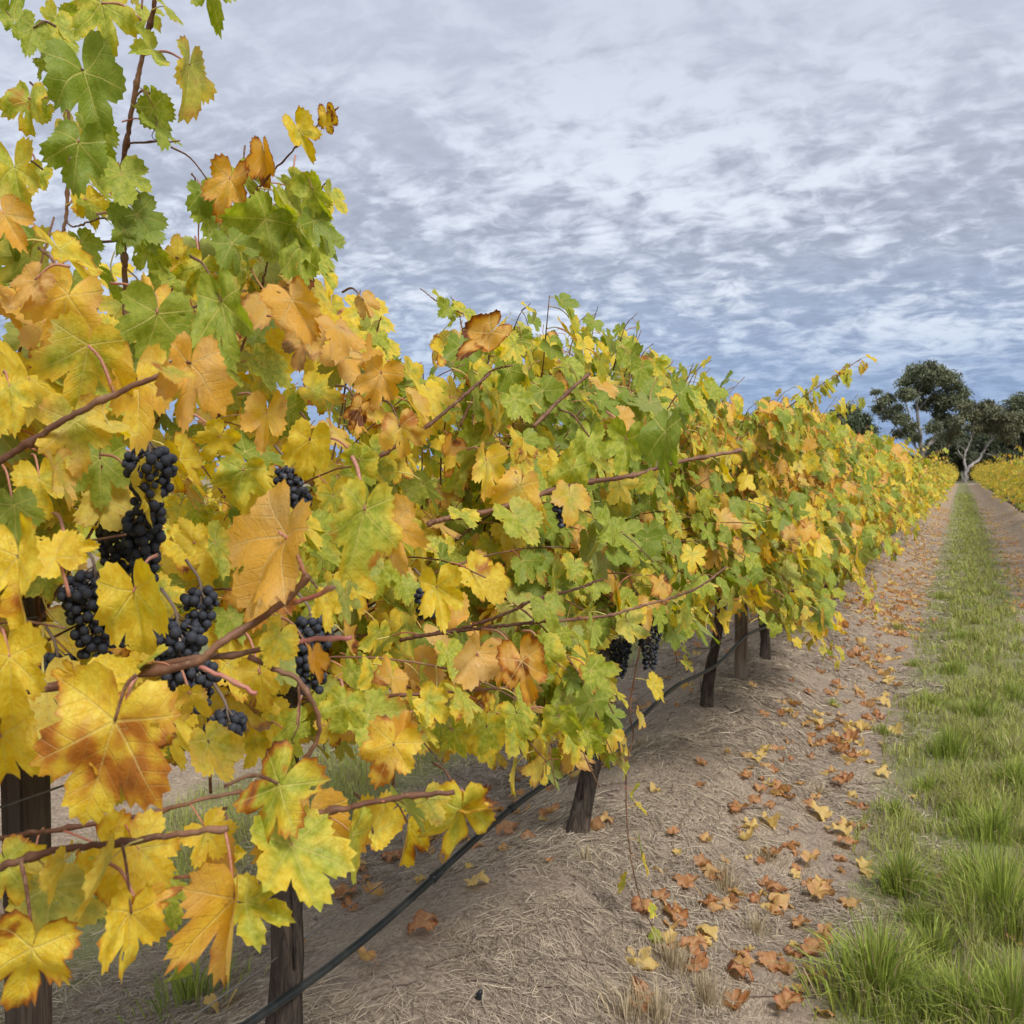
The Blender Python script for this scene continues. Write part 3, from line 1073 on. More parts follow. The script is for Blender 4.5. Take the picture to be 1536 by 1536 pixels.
shoot7 = cane_px([(720, 580, 2.6), (735, 520, 2.6), (705, 478, 2.6), (660, 455, 2.6), (630, 432, 2.6)], .0035, .0018)
shoot8 = cane_px([(985, 640, 3.0), (1010, 600, 3.0), (1030, 570, 3.0), (1040, 545, 3.0)], .0035, .002)
shoot9 = cane_px([(1330, 745, 10.5), (1360, 705, 10.5), (1390, 685, 10.5), (1424, 668, 10.5)], .006, .004)
cane_px([(560, 690, 1.5), (640, 640, 1.5), (700, 590, 1.52), (735, 560, 1.55)], .0045, .003)
cane_px([(800, 640, 2.0), (850, 590, 2.05), (885, 560, 2.1)], .0055, .0045)
cane_px([(690, 640, 2.2), (720, 575, 2.2), (740, 555, 2.2), (770, 548, 2.2)], .004, .003)
cane_px([(205, 1285, .95), (245, 1290, .95), (243, 1340, .95), (222, 1375, .96)], .002, .0014)
# tendrils on the tall shoot
cane_px([(200, 152, 1.3), (225, 165, 1.3), (236, 185, 1.29), (228, 205, 1.29), (245, 210, 1.29)], .0012, .0007, name='tendril')
cane_px([(192, 215, 1.31), (225, 213, 1.3), (270, 211, 1.29)], .0022, .0014, M_CANE, name='tendril')
cane_px([(184, 262, 1.33), (205, 285, 1.32), (210, 300, 1.32), (204, 318, 1.32), (215, 335, 1.32)], .0011, .0006, name='tendril')
cane_px([(182, 332, 1.35), (150, 328, 1.38), (112, 340, 1.42), (98, 330, 1.47)], .0022, .0015)

# leaves along the shoots that stand clear of the canopy
def dress(P, vi, frac0, every, L, colf, seed):
    r = np.random.default_rng(seed)
    cl_ = np.concatenate([[0], np.cumsum(np.linalg.norm(np.diff(P, axis=0), axis=1))])
    s_ = cl_[-1] * frac0
    while s_ < cl_[-1]:
        node = np.array([np.interp(s_, cl_, P[:, a]) for a in range(3)])
        t = s_ / cl_[-1]
        put_leaf(vi, node, 1 if r.random() < .7 else -1, r, r.uniform(*L) * (1.15 - .5 * t), False, colf(r))
        s_ += every * r.uniform(.7, 1.2)


gcol = lambda r: (float(np.clip(r.normal(.8, .12), 0, 1)), float(r.uniform(0, .3)), float(r.random() ** 3 * .4), float(r.random()))
mcol = lambda r: (float(np.clip(r.normal(.6, .2), 0, 1)), float(r.uniform(.1, .6)), float(r.random() ** 2 * .5), float(r.random()))
ycol = lambda r: (float(np.clip(r.normal(.3, .25), 0, 1)), float(r.uniform(0, .45)), float(r.random() ** 2 * .6), float(r.random()))
for q, (sh, vv, ev, cf) in enumerate([(shA, 0, .07, mcol), (shB, 0, .09, ycol), (shC, 0, .055, ycol), (shD, 1, .05, ycol), (shE, 1, .05, mcol), (shF, 1, .045, mcol), (shG, 1, .06, gcol), (shH, 1, .055, gcol), (shI, 1, .06, mcol)]):
    dress(sh, vv, .08, ev, (.034, .056) if q > 1 else (.03, .045), cf, 480 + q)
dress(shoot1, 1, .2, .06, (.04, .06), gcol, 495)
dress(shoot2, 1, .15, .05, (.04, .06), gcol, 496)
dress(shoot4, 1, .1, .05, (.04, .055), gcol, 497)
dress(shoot6, 3, .05, .035, (.055, .085), mcol, 11)
dress(shoot6, 3, .3, .05, (.055, .085), mcol, 111)
dress(shoot7, 2, .1, .05, (.05, .075), gcol, 12)
dress(shoot8, 2, .1, .05, (.05, .075), gcol, 13)
dress(shoot9, 6, .1, .05, (.06, .09), lambda r: (.7, .0, .0, float(r.random())), 14)
dress(hang, 2, .12, .085, (.045, .07), mcol, 15)

for k, (px, py, z, ddx, ddy, vv) in enumerate([(700, 540, 2.7, -20, -95, 2), (760, 540, 3.0, 30, -85, 2), (800, 545, 3.2, -15, -80, 2), (850, 550, 3.3, 25, -78, 2), (885, 550, 3.4, 10, -90, 2), (920, 555, 3.4, 30, -85, 2),
                                               (950, 575, 3.6, 25, -60, 2), (590, 580, 2.2, -20, -95, 1), (560, 560, 2.0, 10, -85, 1), (1020, 610, 3.8, 40, -70, 2), (1060, 640, 4.2, 35, -60, 3), (1110, 650, 4.6, 20, -45, 3),
                                               (1150, 640, 5.0, 35, -60, 3), (1300, 690, 9.0, 25, -40, 5), (1250, 650, 7.0, 25, -50, 4), (1340, 690, 10.0, 20, -35, 6), (300, 330, 1.6, -10, -70, 1), (470, 330, 1.6, 20, -60, 1)]):
    Pk = cane_px([(px, py, z), (px + ddx * .3, py + ddy * .45, z), (px + ddx * .65, py + ddy * .8, z - .03), (px + ddx * 1.2, py + ddy, z - .06)], .0032, .0014)
    dress(Pk, vv, .05, .034, (.042, .066), mcol if k % 3 == 0 else gcol, 400 + k)
# shoots trailing below the canopy
for k, (px, py, z, ddx, ddy, vv) in enumerate([(1230, 940, 5.6, 20, 55, 4), (1200, 945, 5.2, 60, 45, 3), (1290, 880, 7.2, 20, 35, 5), (900, 1080, 2.8, 30, 60, 2), (820, 1080, 2.2, 60, 50, 2),
                                               (1000, 930, 3.4, 15, 70, 2)]):
    Pk = cane_px([(px, py, z), (px + ddx * .5, py + ddy * .3, z), (px + ddx * .9, py + ddy * .7, z), (px + ddx, py + ddy, z)], .0028, .0014)
    dress(Pk, vv, .05, .036, (.042, .066), mcol, 440 + k)

# ------------------------------------------------------------------ foreground leaves, one by one: junction px, tip px, metres, width, shape, green, tan, brown, node px
HERO = [
    # shape: n flat, f folded, c curling
    (285, 97, 287, 188, 1.29, 1.15, 'p', .60, .45, .15, (216, 82)), (125, 105, 152, 200, 1.25, 1.0, 'n', .98, .05, .0, (101, 118)),
    (118, 213, 105, 297, 1.23, 1.1, 'n', .97, .0, .0, (103, 200)), (152, 5, 168, 97, 1.27, .95, 'n', .62, .35, .1, (212, 30)),
    (22, 252, 36, 332, 1.3, .9, 'n', .55, .4, .1, None), (14, 350, 30, 412, 1.25, 1.0, 'n', .95, .0, .0, None),
    (42, 148, 28, 208, 1.36, 1.0, 'n', .65, .35, .2, (100, 165)), (50, 42, 36, 92, 1.4, .9, 'n', .85, .1, .0, (84, 40)),
    (312, -38, 330, 56, 1.25, .75, 'n', .82, .1, .0, (240, -20)), (212, 22, 246, 40, 1.32, .9, 'n', .7, .2, .1, None),
    (172, 268, 204, 312, 1.46, .9, 'c', .15, .75, .3, None), (130, 300, 150, 352, 1.5, 1.1, 'n', .15, .3, .2, (100, 310)),
    (186, 345, 176, 390, 1.3, .9, 'n', .98, 0, 0, None), (222, 372, 236, 424, 1.4, .9, 'n', .8, .1, 0, None),
    (268, 388, 262, 345, 1.42, 1.0, 'n', .15, .4, .2, None), (70, 90, 52, 120, 1.42, 1.0, 'n', .8, .1, 0, None),
    (20, 30, 40, -30, 1.4, .9, 'n', .85, .1, 0, None), (145, 195, 168, 250, 1.4, .9, 'n', .85, .1, 0, None), (60, 165, 75, 130, 1.5, .9, 'n', .6, .3, .1, None),
    (60, 260, 40, 300, 1.48, .9, 'n', .6, .3, .1, None), (120, 15, 90, 40, 1.5, .9, 'n', .8, .1, 0, None),
    (225, 140, 232, 172, 1.42, .9, 'n', .85, .1, .0, (200, 150)),
    (434, 325, 478, 392, 1.44, 1.0, 'n', .80, .15, .0, (405, 368)), (398, 328, 345, 395, 1.42, 1.05, 'n', .85, .15, 0, (404, 372)),
    (396, 228, 404, 290, 1.5, .6, 'f', .1, .95, .7, (412, 250)), (345, 268, 328, 348, 1.48, .85, 'n', .15, .75, .6, None),
    (448, 196, 474, 252, 1.47, .75, 'n', .35, .2, .3, (462, 202)), (490, 170, 497, 206, 1.46, .8, 'n', .2, .5, .8, (500, 168)),
    (452, 372, 448, 448, 1.42, .65, 'n', .85, .1, 0, (420, 392)), (365, 262, 392, 300, 1.52, .9, 'n', .8, .1, 0, None), (470, 285, 496, 340, 1.5, .9, 'n', .72, .15, 0, None),
    (315, 275, 340, 300, 1.52, .9, 'n', .85, 0, .1, None), (440, 270, 470, 300, 1.52, .9, 'n', .7, .2, 0, None), (370, 345, 330, 330, 1.52, 1., 'n', .7, .2, 0, None),
    (360, 400, 320, 440, 1.4, 1., 'n', .6, .3, .1, None), (300, 400, 280, 450, 1.4, 1., 'n', .6, .3, .1, None),
    (236, 470, 222, 560, 1.0, 1.25, 'p', .88, .05, 0, (230, 440)), (332, 452, 350, 572, 1.0, .75, 'n', .85, .1, .05, None),
    (132, 518, 112, 628, .95, 1.15, 'p', .55, .45, .05, (172, 592)), (112, 632, 122, 728, .92, 1.1, 'n', .6, .5, .15, (103, 628)),
    (287, 545, 276, 658, .92, .8, 'n', .12, .95, .2, (237, 563)), (206, 568, 212, 684, .99, .8, 'n', .08, .55, .1, (176, 590)),
    (14, 580, 28, 655, .96, .9, 'n', .4, .2, .1, None), (232, 466, 200, 398, 1.06, .9, 'n', .3, .6, .3, None),
    (440, 452, 472, 515, 1.22, 1.0, 'n', .05, .85, .3, (398, 432)), (458, 508, 440, 568, 1.25, .95, 'n', .05, .75, .55, None),
    (52, 420, 12, 470, 1.05, .95, 'n', .05, .95, .3, (105, 400)), (105, 445, 70, 540, 1.08, 1., 'n', .15, .6, .1, None),
    (150, 688, 152, 775, 1.22, 1., 'n', .85, 0, 0, None), (204, 722, 218, 790, 1.14, .6, 'n', .0, .1, .1, None),
    (82, 840, 38, 786, .85, 1.1, 'n', .0, .4, .1, (104, 895)), (102, 828, 156, 815, .9, 1.0, 'n', .02, .15, .05, None),
    (28, 836, 32, 965, .75, .85, 'n', .0, .35, .25, None), (200, 888, 216, 1006, .96, .75, 'n', .35, .05, .05, None),
    (292, 815, 272, 770, 1.2, 1., 'n', .1, .1, .1, None), (418, 798, 334, 930, .85, 1.05, 'p', .0, .9, .12, (458, 864)),
    (547, 765, 530, 884, .82, 1.15, 'p', .62, .28, .15, None), (588, 786, 604, 872, .85, 1.0, 'n', .0, .95, .1, None),
    (14, 985, 22, 1100, .72, .9, 'n', .0, .2, .1, None), (118, 1012, 168, 1072, .76, .7, 'c', .0, .6, .55, (112, 1030)),
    (172, 1082, 112, 1258, .72, 1.0, 'p', .0, .12, .28, (205, 1012)), (184, 1088, 262, 1206, .735, .95, 'n', .0, .1, .6, (205, 1014)),
    (2, 1105, 18, 1232, .76, .8, 'n', .05, .1, .2, None), (312, 1110, 346, 1182, .96, 1., 'n', .5, .45, .05, (316, 1190)),
    (424, 1178, 368, 1296, .85, .85, 'n', .58, .1, .55, None), (466, 1224, 466, 1342, .93, 1.25, 'p', .12, .65, .1, None),
    (352, 1348, 334, 1488, .82, .62, 'f', .15, .6, .15, (337, 1245)), (372, 1358, 446, 1378, .845, 1.1, 'n', .6, 0, .05, None),
    (197, 1370, 190, 1492, .78, .9, 'n', .0, .25, .2, (183, 1266)), (50, 1418, 20, 1536, .72, 1.05, 'n', .0, .15, .65, (31, 1292)),
    (208, 1362, 282, 1325, .80, .55, 'c', .0, .6, .3, None), (318, 1262, 278, 1362, .92, .55, 'f', .1, .8, .2, None),
    (165, 1292, 152, 1390, .97, .8, 'n', .85, 0, 0, (150, 1268)), (48, 1310, 28, 1388, .92, .8, 'n', .4, .1, .1, None),
    (590, 1115, 560, 1192, 1.0, 1.15, 'n', .08, .5, .35, (590, 1198)), (600, 1110, 614, 1058, 1.03, .8, 'c', .0, .95, .1, None),
    (690, 1208, 684, 1318, .96, .95, 'n', .5, .1, .4, (640, 1194)), (700, 1210, 762, 1196, .97, .6, 'c', .0, .5, .85, None),
    (690, 1204, 672, 1178, .965, .9, 'c', .05, .4, .4, None), (612, 1236, 604, 1312, 1.02, .6, 'f', .3, .3, .3, None),
    (716, 978, 692, 1038, 1.22, 1.25, 'n', .0, .92, .2, (718, 1034)), (782, 990, 802, 1074, 1.2, .8, 'n', .0, .8, .7, None), (756, 985, 745, 1035, 1.25, .8, 'n', .05, .8, .1, None),
    (518, 1055, 500, 1112, 1.1, 1.15, 'n', .68, .05, 0, None), (446, 1086, 402, 1118, 1.08, 1.05, 'n', .72, .05, 0, None),
    (655, 880, 664, 950, 1.3, .95, 'n', .25, .05, .05, None), (1000, 648, 984, 738, 1.5, .66, 'n', .98, 0, 0, (1012, 695)),
    (736, 500, 682, 540, 2.0, .9, 'c', .0, .8, .9, None), (572, 560, 548, 626, 1.5, 1., 'n', .05, .85, .2, None), (545, 450, 560, 482, 1.5, .9, 'n', .1, .8, .2, None),
    (540, 612, 520, 650, 1.4, .8, 'c', .0, .8, 1., None), (730, 1090, 716, 1140, 1.3, 1.1, 'n', .6, .1, 0, None), (840, 1075, 860, 1130, 1.5, 1., 'n', .65, .1, 0, None),
    (775, 1070, 790, 1120, 1.4, 1., 'n', .65, .1, .1, None), (880, 1100, 905, 1140, 1.6, .9, 'n', .7, 0, .1, None),
    (815, 970, 822, 1030, 1.4, 1.1, 'n', .68, .1, 0, None), (680, 1095, 660, 1150, 1.3, 1., 'n', .65, .1, .0, None), (560, 1250, 590, 1180, 1.05, .9, 'n', .3, .2, .1, None),
    (245, 1330, 275, 1400, 1.05, .9, 'n', .75, .05, 0, None), (265, 1425, 280, 1480, 1.1, .9, 'n', .9, 0, 0, None), (100, 1310, 120, 1370, 1.0, .9, 'n', .4, .1, .1, None),
    (215, 1120, 235, 1180, 1.0, 1., 'n', .1, .3, .1, None), (285, 1040, 275, 1090, 1.0, 1., 'n', .05, .5, .1, None), (390, 1010, 400, 1075, 1.0, 1., 'n', .1, .4, .1, None),
    (345, 1280, 330, 1330, 1.0, .9, 'n', .4, .2, .1, None), (490, 900, 488, 952, 1.0, .9, 'n', .05, .1, .1, None), (470, 985, 480, 1030, 1.0, .6, 'f', .0, .95, .4, None),
    (640, 1215, 625, 1260, 1.05, .9, 'n', .7, 0, 0, None), (60, 720, 70, 790, 1.1, 1., 'n', .3, .2, .1, None), (20, 760, 30, 830, 1.05, 1., 'n', .9, 0, 0, None),
    (858, 700, 835, 762, 1.55, .8, 'n', .65, .2, .0, None), (884, 655, 874, 712, 1.6, .85, 'n', .75, .1, .0, None), (940, 660, 930, 720, 1.7, 1., 'n', .8, .1, .0, None),
    (780, 730, 760, 800, 1.5, .9, 'n', .25, .6, .1, None), (730, 690, 725, 760, 1.5, .8, 'n', .3, .5, .1, None), (400, 620, 390, 690, 1.3, .9, 'n', .05, .6, .1, None),
    (465, 660, 450, 730, 1.25, .9, 'n', .05, .1, .1, None), (365, 705, 350, 770, 1.25, 1.3, 'n', .62, .1, 0, None), (330, 655, 300, 700, 1.25, 1., 'n', .1, .2, .1, None),
    (250, 690, 275, 750, 1.25, .8, 'n', .15, .3, .3, None), (540, 690, 520, 740, 1.3, 1., 'n', .65, .1, 0, None), (600, 640, 610, 700, 1.4, 1., 'n', .15, .6, .2, None),
]
rh = np.random.default_rng(77)
HCNT = {'n': 0, 'f': 0, 'c': 0, 'p': 0}
hero_objs = [0] * len(VINES)
for (jx, jy, tx, ty, z, wf, shp, gr, ta, br, node) in HERO:
    J = at(jx, jy, z)
    Tp = at(tx, ty, z + rh.normal(.0, .012))
    T = Tp - J
    L = np.linalg.norm(T) * .92
    wf = wf * .82
    br = min(1.3, br * 1.25 + .12)
    view = (CAM - J) / np.linalg.norm(CAM - J)
    N = view + np.array([0, 0, .35]) + rh.normal(0, .30, 3)
    if shp == 'n' and ta > .6 and rh.random() < .35:
        N = -N
    rot = basis(T, N)
    pool = {'n': HN_ME, 'f': HF_ME, 'c': HC_ME, 'p': HP_ME}[shp]
    me = pool[HCNT[shp] % len(pool)]
    HCNT[shp] += 1
    vi = vine_of(J)
    o = add_part('leaf', me, vi, rot, J, (L * wf, L, L))
    o.color = (gr, ta, br, float(rh.random()))
    hero_objs[vi] += 1
    Nd = at(node[0], node[1], z + .01) if node else J + np.array([rh.normal(-.03, .02), rh.normal(.0, .03), rh.uniform(.01, .05)]) - view * .04
    mid_ = (J + Nd) / 2 + np.array([0, 0, .006 + .06 * np.linalg.norm(J - Nd)])
    P = spline([J + view * .001, mid_, Nd], 9)
    Pl = (P - J) @ rot / L            # petiole as a part of the leaf, in the leaf's own frame
    Pl[:, 0] /= wf
    v, q, t = tube(Pl, np.linspace(.0014, .0019, 9) / L, 6, True)
    pm = build('petiole', v, t, q, M_PINK if rh.random() < .6 else M_CANE)
    po = bpy.data.objects.new('petiole', pm)
    COL.objects.link(po)
    po.parent = o

# ------------------------------------------------------------------ turn the grown leaves into parts (the 300 that show largest) and a remaining mass
for vi, lst in enumerate(leaves):
    vis, rest = [], []
    for it in lst:
        px, py, z = proj(it[8])
        inside = -40 < px < 1580 and -40 < py < 1580 and z > 0
        facing = it[8][0] > ROW_X - .15
        (vis if inside and facing else rest).append(it)
    vis.sort(key=lambda q: -q[0])
    cap_ = 298 - hero_objs[vi]
    parts, rest2 = vis[:max(cap_, 0)], vis[max(cap_, 0):]
    for (_, k, org, rot, L, wf, c, z, ctr) in parts:
        me = (HI_ME[k % len(HI_ME)] if z < 2.6 else MID_ME[k % len(MID_ME)])
        gm = (HI if z < 2.6 else MIDL)[k % (len(HI_ME) if z < 2.6 else len(MID_ME))]
        # seat the end of the petiole on the cane
        node = org + rot @ (np.array([0, -.62, -.52]) * L)
        org2 = node - rot @ (gm['pe'] * np.array([wf, 1, 1]) * L)
        o = add_part('leaf', me, vi, rot, org2, (L * wf, L, L))
        o.color = c
    rest += rest2
    items = [(k, org, rot, L, wf, c) for (_, k, org, rot, L, wf, c, z, ctr) in rest]
    if items:
        o = add_part('foliage', mass_mesh('foliage', items, MIDL if vi < 3 else LOWM), vi)
        o['kind'] = 'stuff'
    print('vine', vi, 'leaves', len(lst), 'parts', len(parts) + hero_objs[vi])

# ------------------------------------------------------------------ grapes
import bmesh
bm = bmesh.new()
bmesh.ops.create_icosphere(bm, subdivisions=2, radius=1.0)
BERRY = bpy.data.meshes.new('berry')
bm.to_mesh(BERRY)
bm.free()
for p_ in BERRY.polygons:
    p_.use_smooth = True
BERRY.materials.append(M_BERRY)
BV = np.array([v.co[:] for v in BERRY.vertices])
BT = np.array([p_.vertices[:] for p_ in BERRY.polygons])


def cluster(px, py, z, ln, wd, seed, single=True):
    """hanging bunch; px,py = its top"""
    r = np.random.default_rng(seed)
    top = at(px, py, z)
    vi = vine_of(top)
    pts = []
    tries = 0
    br = r.uniform(.0056, .0063)
    while tries < 3500 and len(pts) < 120:
        tries += 1
        t = r.random()
        rad = wd * (1 - .62 * t) * (0.55 + .45 * min(1, t * 5))
        a = r.uniform(0, 6.283)
        q = rad * r.uniform(.6, 1.0)
        p = np.array([math.cos(a) * q, math.sin(a) * q, -t * ln])
        if all(np.linalg.norm(p - o_) > br * 1.62 for o_ in pts):
            pts.append(p)
    pts = np.array(pts)
    stem = spline([top + np.array([-.03, .01, .035]), top + np.array([0, 0, .01]), top + np.array([0, 0, -ln * .5]), top + np.array([0, 0, -ln * .93])], 12)
    core = [tube(stem, np.linspace(.0022, .001, 12), 5)]
    for p in pts[::2]:
        core.append(tube(np.array([[0, 0, p[2] + .012], p]) + top, .0009, 3))
    V, Q, T = join(core)
    rl = np.array(VINES[vi].location)
    o = add_part('grape_cluster', build('grape_cluster', V - top, T, Q, M_TWIG), vi, np.eye(3), top)
    if single:
        for p in pts:
            bo = bpy.data.objects.new('berry', BERRY)
            COL.objects.link(bo)
            bo.parent = o
            bo.location = tuple(p)
            bs = br * r.choice([.7, .9, 1.0, 1.0, 1.08])
            bo.scale = (bs * r.uniform(.92, 1.04), bs * r.uniform(.92, 1.04), bs)
    else:
        Vb = np.concatenate([BV * br * r.uniform(.85, 1.05) + p for p in pts])
        Tb = np.concatenate([BT + k * len(BV) for k in range(len(pts))])
        bo = link('berries', build('berries', Vb, Tb, None, M_BERRY), o)
        bo['kind'] = 'stuff'


for k, (px, py, z, ln, wd) in enumerate([
        (224, 676, 1.16, .072, .034), (214, 765, 1.22, .085, .030), (176, 785, 1.26, .07, .028), (142, 862, 1.20, .10, .042), (185, 880, 1.24, .07, .03),
        (265, 935, 1.10, .065, .034), (292, 995, 1.12, .05, .032), (340, 1072, 1.15, .04, .026), (300, 885, 1.25, .05, .024), (466, 930, 1.28, .09, .030),
        (85, 985, 1.2, .07, .026), (4, 1388, .80, .025, .012)]):
    cluster(px, py, z, ln, wd, 200 + k, True)
for k, (px, py, z, ln, wd) in enumerate([
        (975, 928, 2.75, .135, .04), (930, 960, 2.8, .10, .035), (845, 748, 1.9, .05, .022), (432, 705, 1.45, .05, .022), (450, 735, 1.5, .04, .02), (640, 885, 1.75, .05, .024),
        (1180, 880, 5.2, .12, .04), (60, 700, 1.4, .06, .026)]):
    cluster(px, py, z, ln, wd, 230 + k, False)

# ------------------------------------------------------------------ posts, hose, wires
def post_mesh(w_, d_, h_, seed):
    r = np.random.default_rng(seed)
    bm_ = bmesh.new()
    bmesh.ops.create_cube(bm_, size=1.0)
    for v in bm_.verts:
        v.co = Vector((v.co.x * w_, v.co.y * d_, (v.co.z + .5) * (h_ + .15) - .15))
    bmesh.ops.subdivide_edges(bm_, edges=bm_.edges[:], cuts=3, use_grid_fill=True)
    for v in bm_.verts:
        v.co += Vector(r.normal(0, .0016, 3))
    bmesh.ops.bevel(bm_, geom=[e for e in bm_.edges if e.calc_face_angle(0) > 1.0], offset=.004, segments=2, affect='EDGES')
    me = bpy.data.meshes.new('trellis_post')
    bm_.to_mesh(me)
    bm_.free()
    me.materials.append(M_POST)
    return me


PLAB = {0: 'dark weathered wooden post beside the large yellow leaves, mostly hidden by vine leaves',
        1: 'square grey-brown wooden post standing between two dark vine trunks'}
for k in range(5):
    yv = [1.08, 6.47, 11.9, 17.3, 22.7][k]
    o = link('trellis_post', post_mesh(.075 if k else .048, .085 if k else .05, 1.25 if k else 1.15, k), None, (ROW_X + .0, yv, float(ground_h(ROW_X, yv)) - .01), (0, 0, .1 * k))
    if k == 0:
        o.data.materials[0] = M_POSTD
    tag(o, PLAB.get(k, 'wooden trellis post buried in foliage further down the near row'), 'post', 'wooden trellis posts')

hy = np.arange(-1.0, 40, .12)
hz = np.array([ground_h(ROW_X, y) for y in hy]) * .0 + .215 + .34 + .022 * np.cos((hy - .9) * 2 * math.pi / 1.85) - .012 * np.clip(hy - 3, 0, 4)
HP = np.stack([ROW_X + .055 + .012 * np.sin(hy * .8), hy, hz], 1)
v, q, t = tube(HP, .0095, 10, True)
hose = empty('drip_hose', HP[0], 'black plastic drip irrigation hose strung low along the vine trunks', 'hose')
ho = link('tube', build('tube', v - HP[0], t, q, M_HOSE), hose)
for (cpx, cpy) in ((690, 1325), (800, 1243), (900, 1165)):
    best = int(np.argmin([(proj(p)[0] - cpx) ** 2 + (proj(p)[1] - cpy) ** 2 for p in HP]))
    seg = HP[max(best - 1, 0):best + 2]
    c0 = HP[best]
    tdir = (seg[-1] - seg[0]) / np.linalg.norm(seg[-1] - seg[0])
    ss_ = np.linspace(-.022, .022, 7)
    v, q, t = tube(c0 + ss_[:, None] * tdir, np.array([.0100, .0125, .0115, .0132, .0115, .0125, .0100]), 12, True)
    link('coupling', build('coupling', v - HP[0], t, q, M_HOSE), hose)
for k, (zz, xx, rr, lb) in enumerate([(.60, -.02, .0016, 'thin galvanised trellis wire running just above the black hose'),
                                      (1.10, 0, .0018, 'thin galvanised wire carrying the vine cordons'),
                                      (1.36, 0.02, .0016, 'thin galvanised foliage wire near the tops of the posts')]):
    wy = np.arange(-1, 40, .4)
    P = np.stack([np.full_like(wy, ROW_X + .045 + xx), wy, zz + .006 * np.cos(wy * 1.2)], 1)
    v, q, t = tube(P, rr, 5, True)
    tag(link('trellis_wire', build('trellis_wire', v, t, q, M_WIRE)), lb, 'wire', 'trellis wires along the near row')

# ------------------------------------------------------------------ farther vines (shared meshes)
def far_vine_meshes(seed):
    r = np.random.default_rng(seed)
    items = []
    canes = []
    for c in range(46):
        y0 = r.uniform(-.95, .95)
        s = 1 if r.random() < .5 else -1
        kd = r.random()
        start = (r.normal(0, .05), y0, .95 + r.normal(0, .05))
        if c < 5:
            dr, ln, dp = (s * r.uniform(.0, .7), r.normal(0, .6), 1.0), r.uniform(.85, 1.15), 1.2
        elif kd < .3:
            dr, ln, dp = (s * r.uniform(.1, .6), r.normal(0, .4), 1.0), r.uniform(.45, .8), 2.2
        elif kd < .75:
            dr, ln, dp = (s * r.uniform(.6, 1.1), r.normal(.0, .45), .6), r.uniform(.6, 1.0), 2.8
        else:
            dr, ln, dp = (s * r.uniform(.6, 1.0), r.normal(.0, .5), .0), r.uniform(.5, .75), 2.6
        pl_ = grow(start, dr, ln, r, dp)
        for ix in range(3, len(pl_), 2):
            for rep in range(2 if r.random() < .35 else 1):
                out = s if r.random() < .8 else -s
                L = r.uniform(.05, .08)
                rot = orient(r, out, pl_[ix])
                node = pl_[ix] + r.normal(0, .02, 3) * rep
                org = node - rot @ (np.array([0, -.62, -.52]) * L)
                if org[2] < .45:
                    continue
                gr = float(np.clip(r.normal(.56, .22), 0, 1))
                tn = float(np.clip(r.normal(.12, .12), 0, 1))
                if r.random() < .13:
                    tn, gr = r.uniform(.5, .9), gr * .5
                items.append((int(r.integers(0, 99)), org, rot, L, 1.0, (gr, tn, float(r.random() ** 3 * .8), float(r.random()))))
        if c % 3 == 0:
            canes.append(tube(pl_[::4], np.linspace(.005, .002, len(pl_[::4])), 4, True))
    fol = mass_mesh('foliage', items, FAR)
    V, Q, T = join(canes)
    return fol, build('canes', V, T, Q, M_CANE)


FV = [far_vine_meshes(2000 + k) for k in range(5)]
FT = [trunk_mesh(80 + k, (0, .03), .93, .028)[0] for k in range(3)]


def far_vine(x, y, k, label, group):
    root = empty('grape_vine', (x, y, float(ground_h(x, y)) - .01), label, 'grape vine', group)
    root.rotation_euler = (0, 0, math.pi if (k // 5) % 2 else 0)
    sc_ = 1.0 + .11 * math.sin(k * 2.3)
    root.scale = (1.2, 1, sc_)
    link('trunk', FT[k % 3], root)
    fo = link('foliage', FV[k % 5][0], root)
    fo['kind'] = 'stuff'
    if y < 60:
        co_ = link('canes', FV[k % 5][1], root)
        co_['kind'] = 'stuff'


k = 0
yv = 16.45
while yv < 117:
    far_vine(ROW_X, yv, k, 'small distant yellow-green vine far down the row beside the leaf-strewn strip', G_NEAR + ', far end')
    yv += 1.85
    k += 1
yv = 13.2
while yv < 117:
    far_vine(ROW_X + ROW_GAP, yv, k * 3 + 1, 'yellow-green grape vine in the row across the grass strip', 'grape vines of the row across the grass strip')
    yv += 1.85
    k += 1
yv = 2.6
while yv < 13:
    far_vine(ROW_X - ROW_GAP, yv, k * 2 + 1, 'shaded grape vine glimpsed behind the near row and its posts', 'grape vines of the row behind the near one')
    yv += 1.85
    k += 1

# ------------------------------------------------------------------ gum trees behind the rows
TZ = 135.0


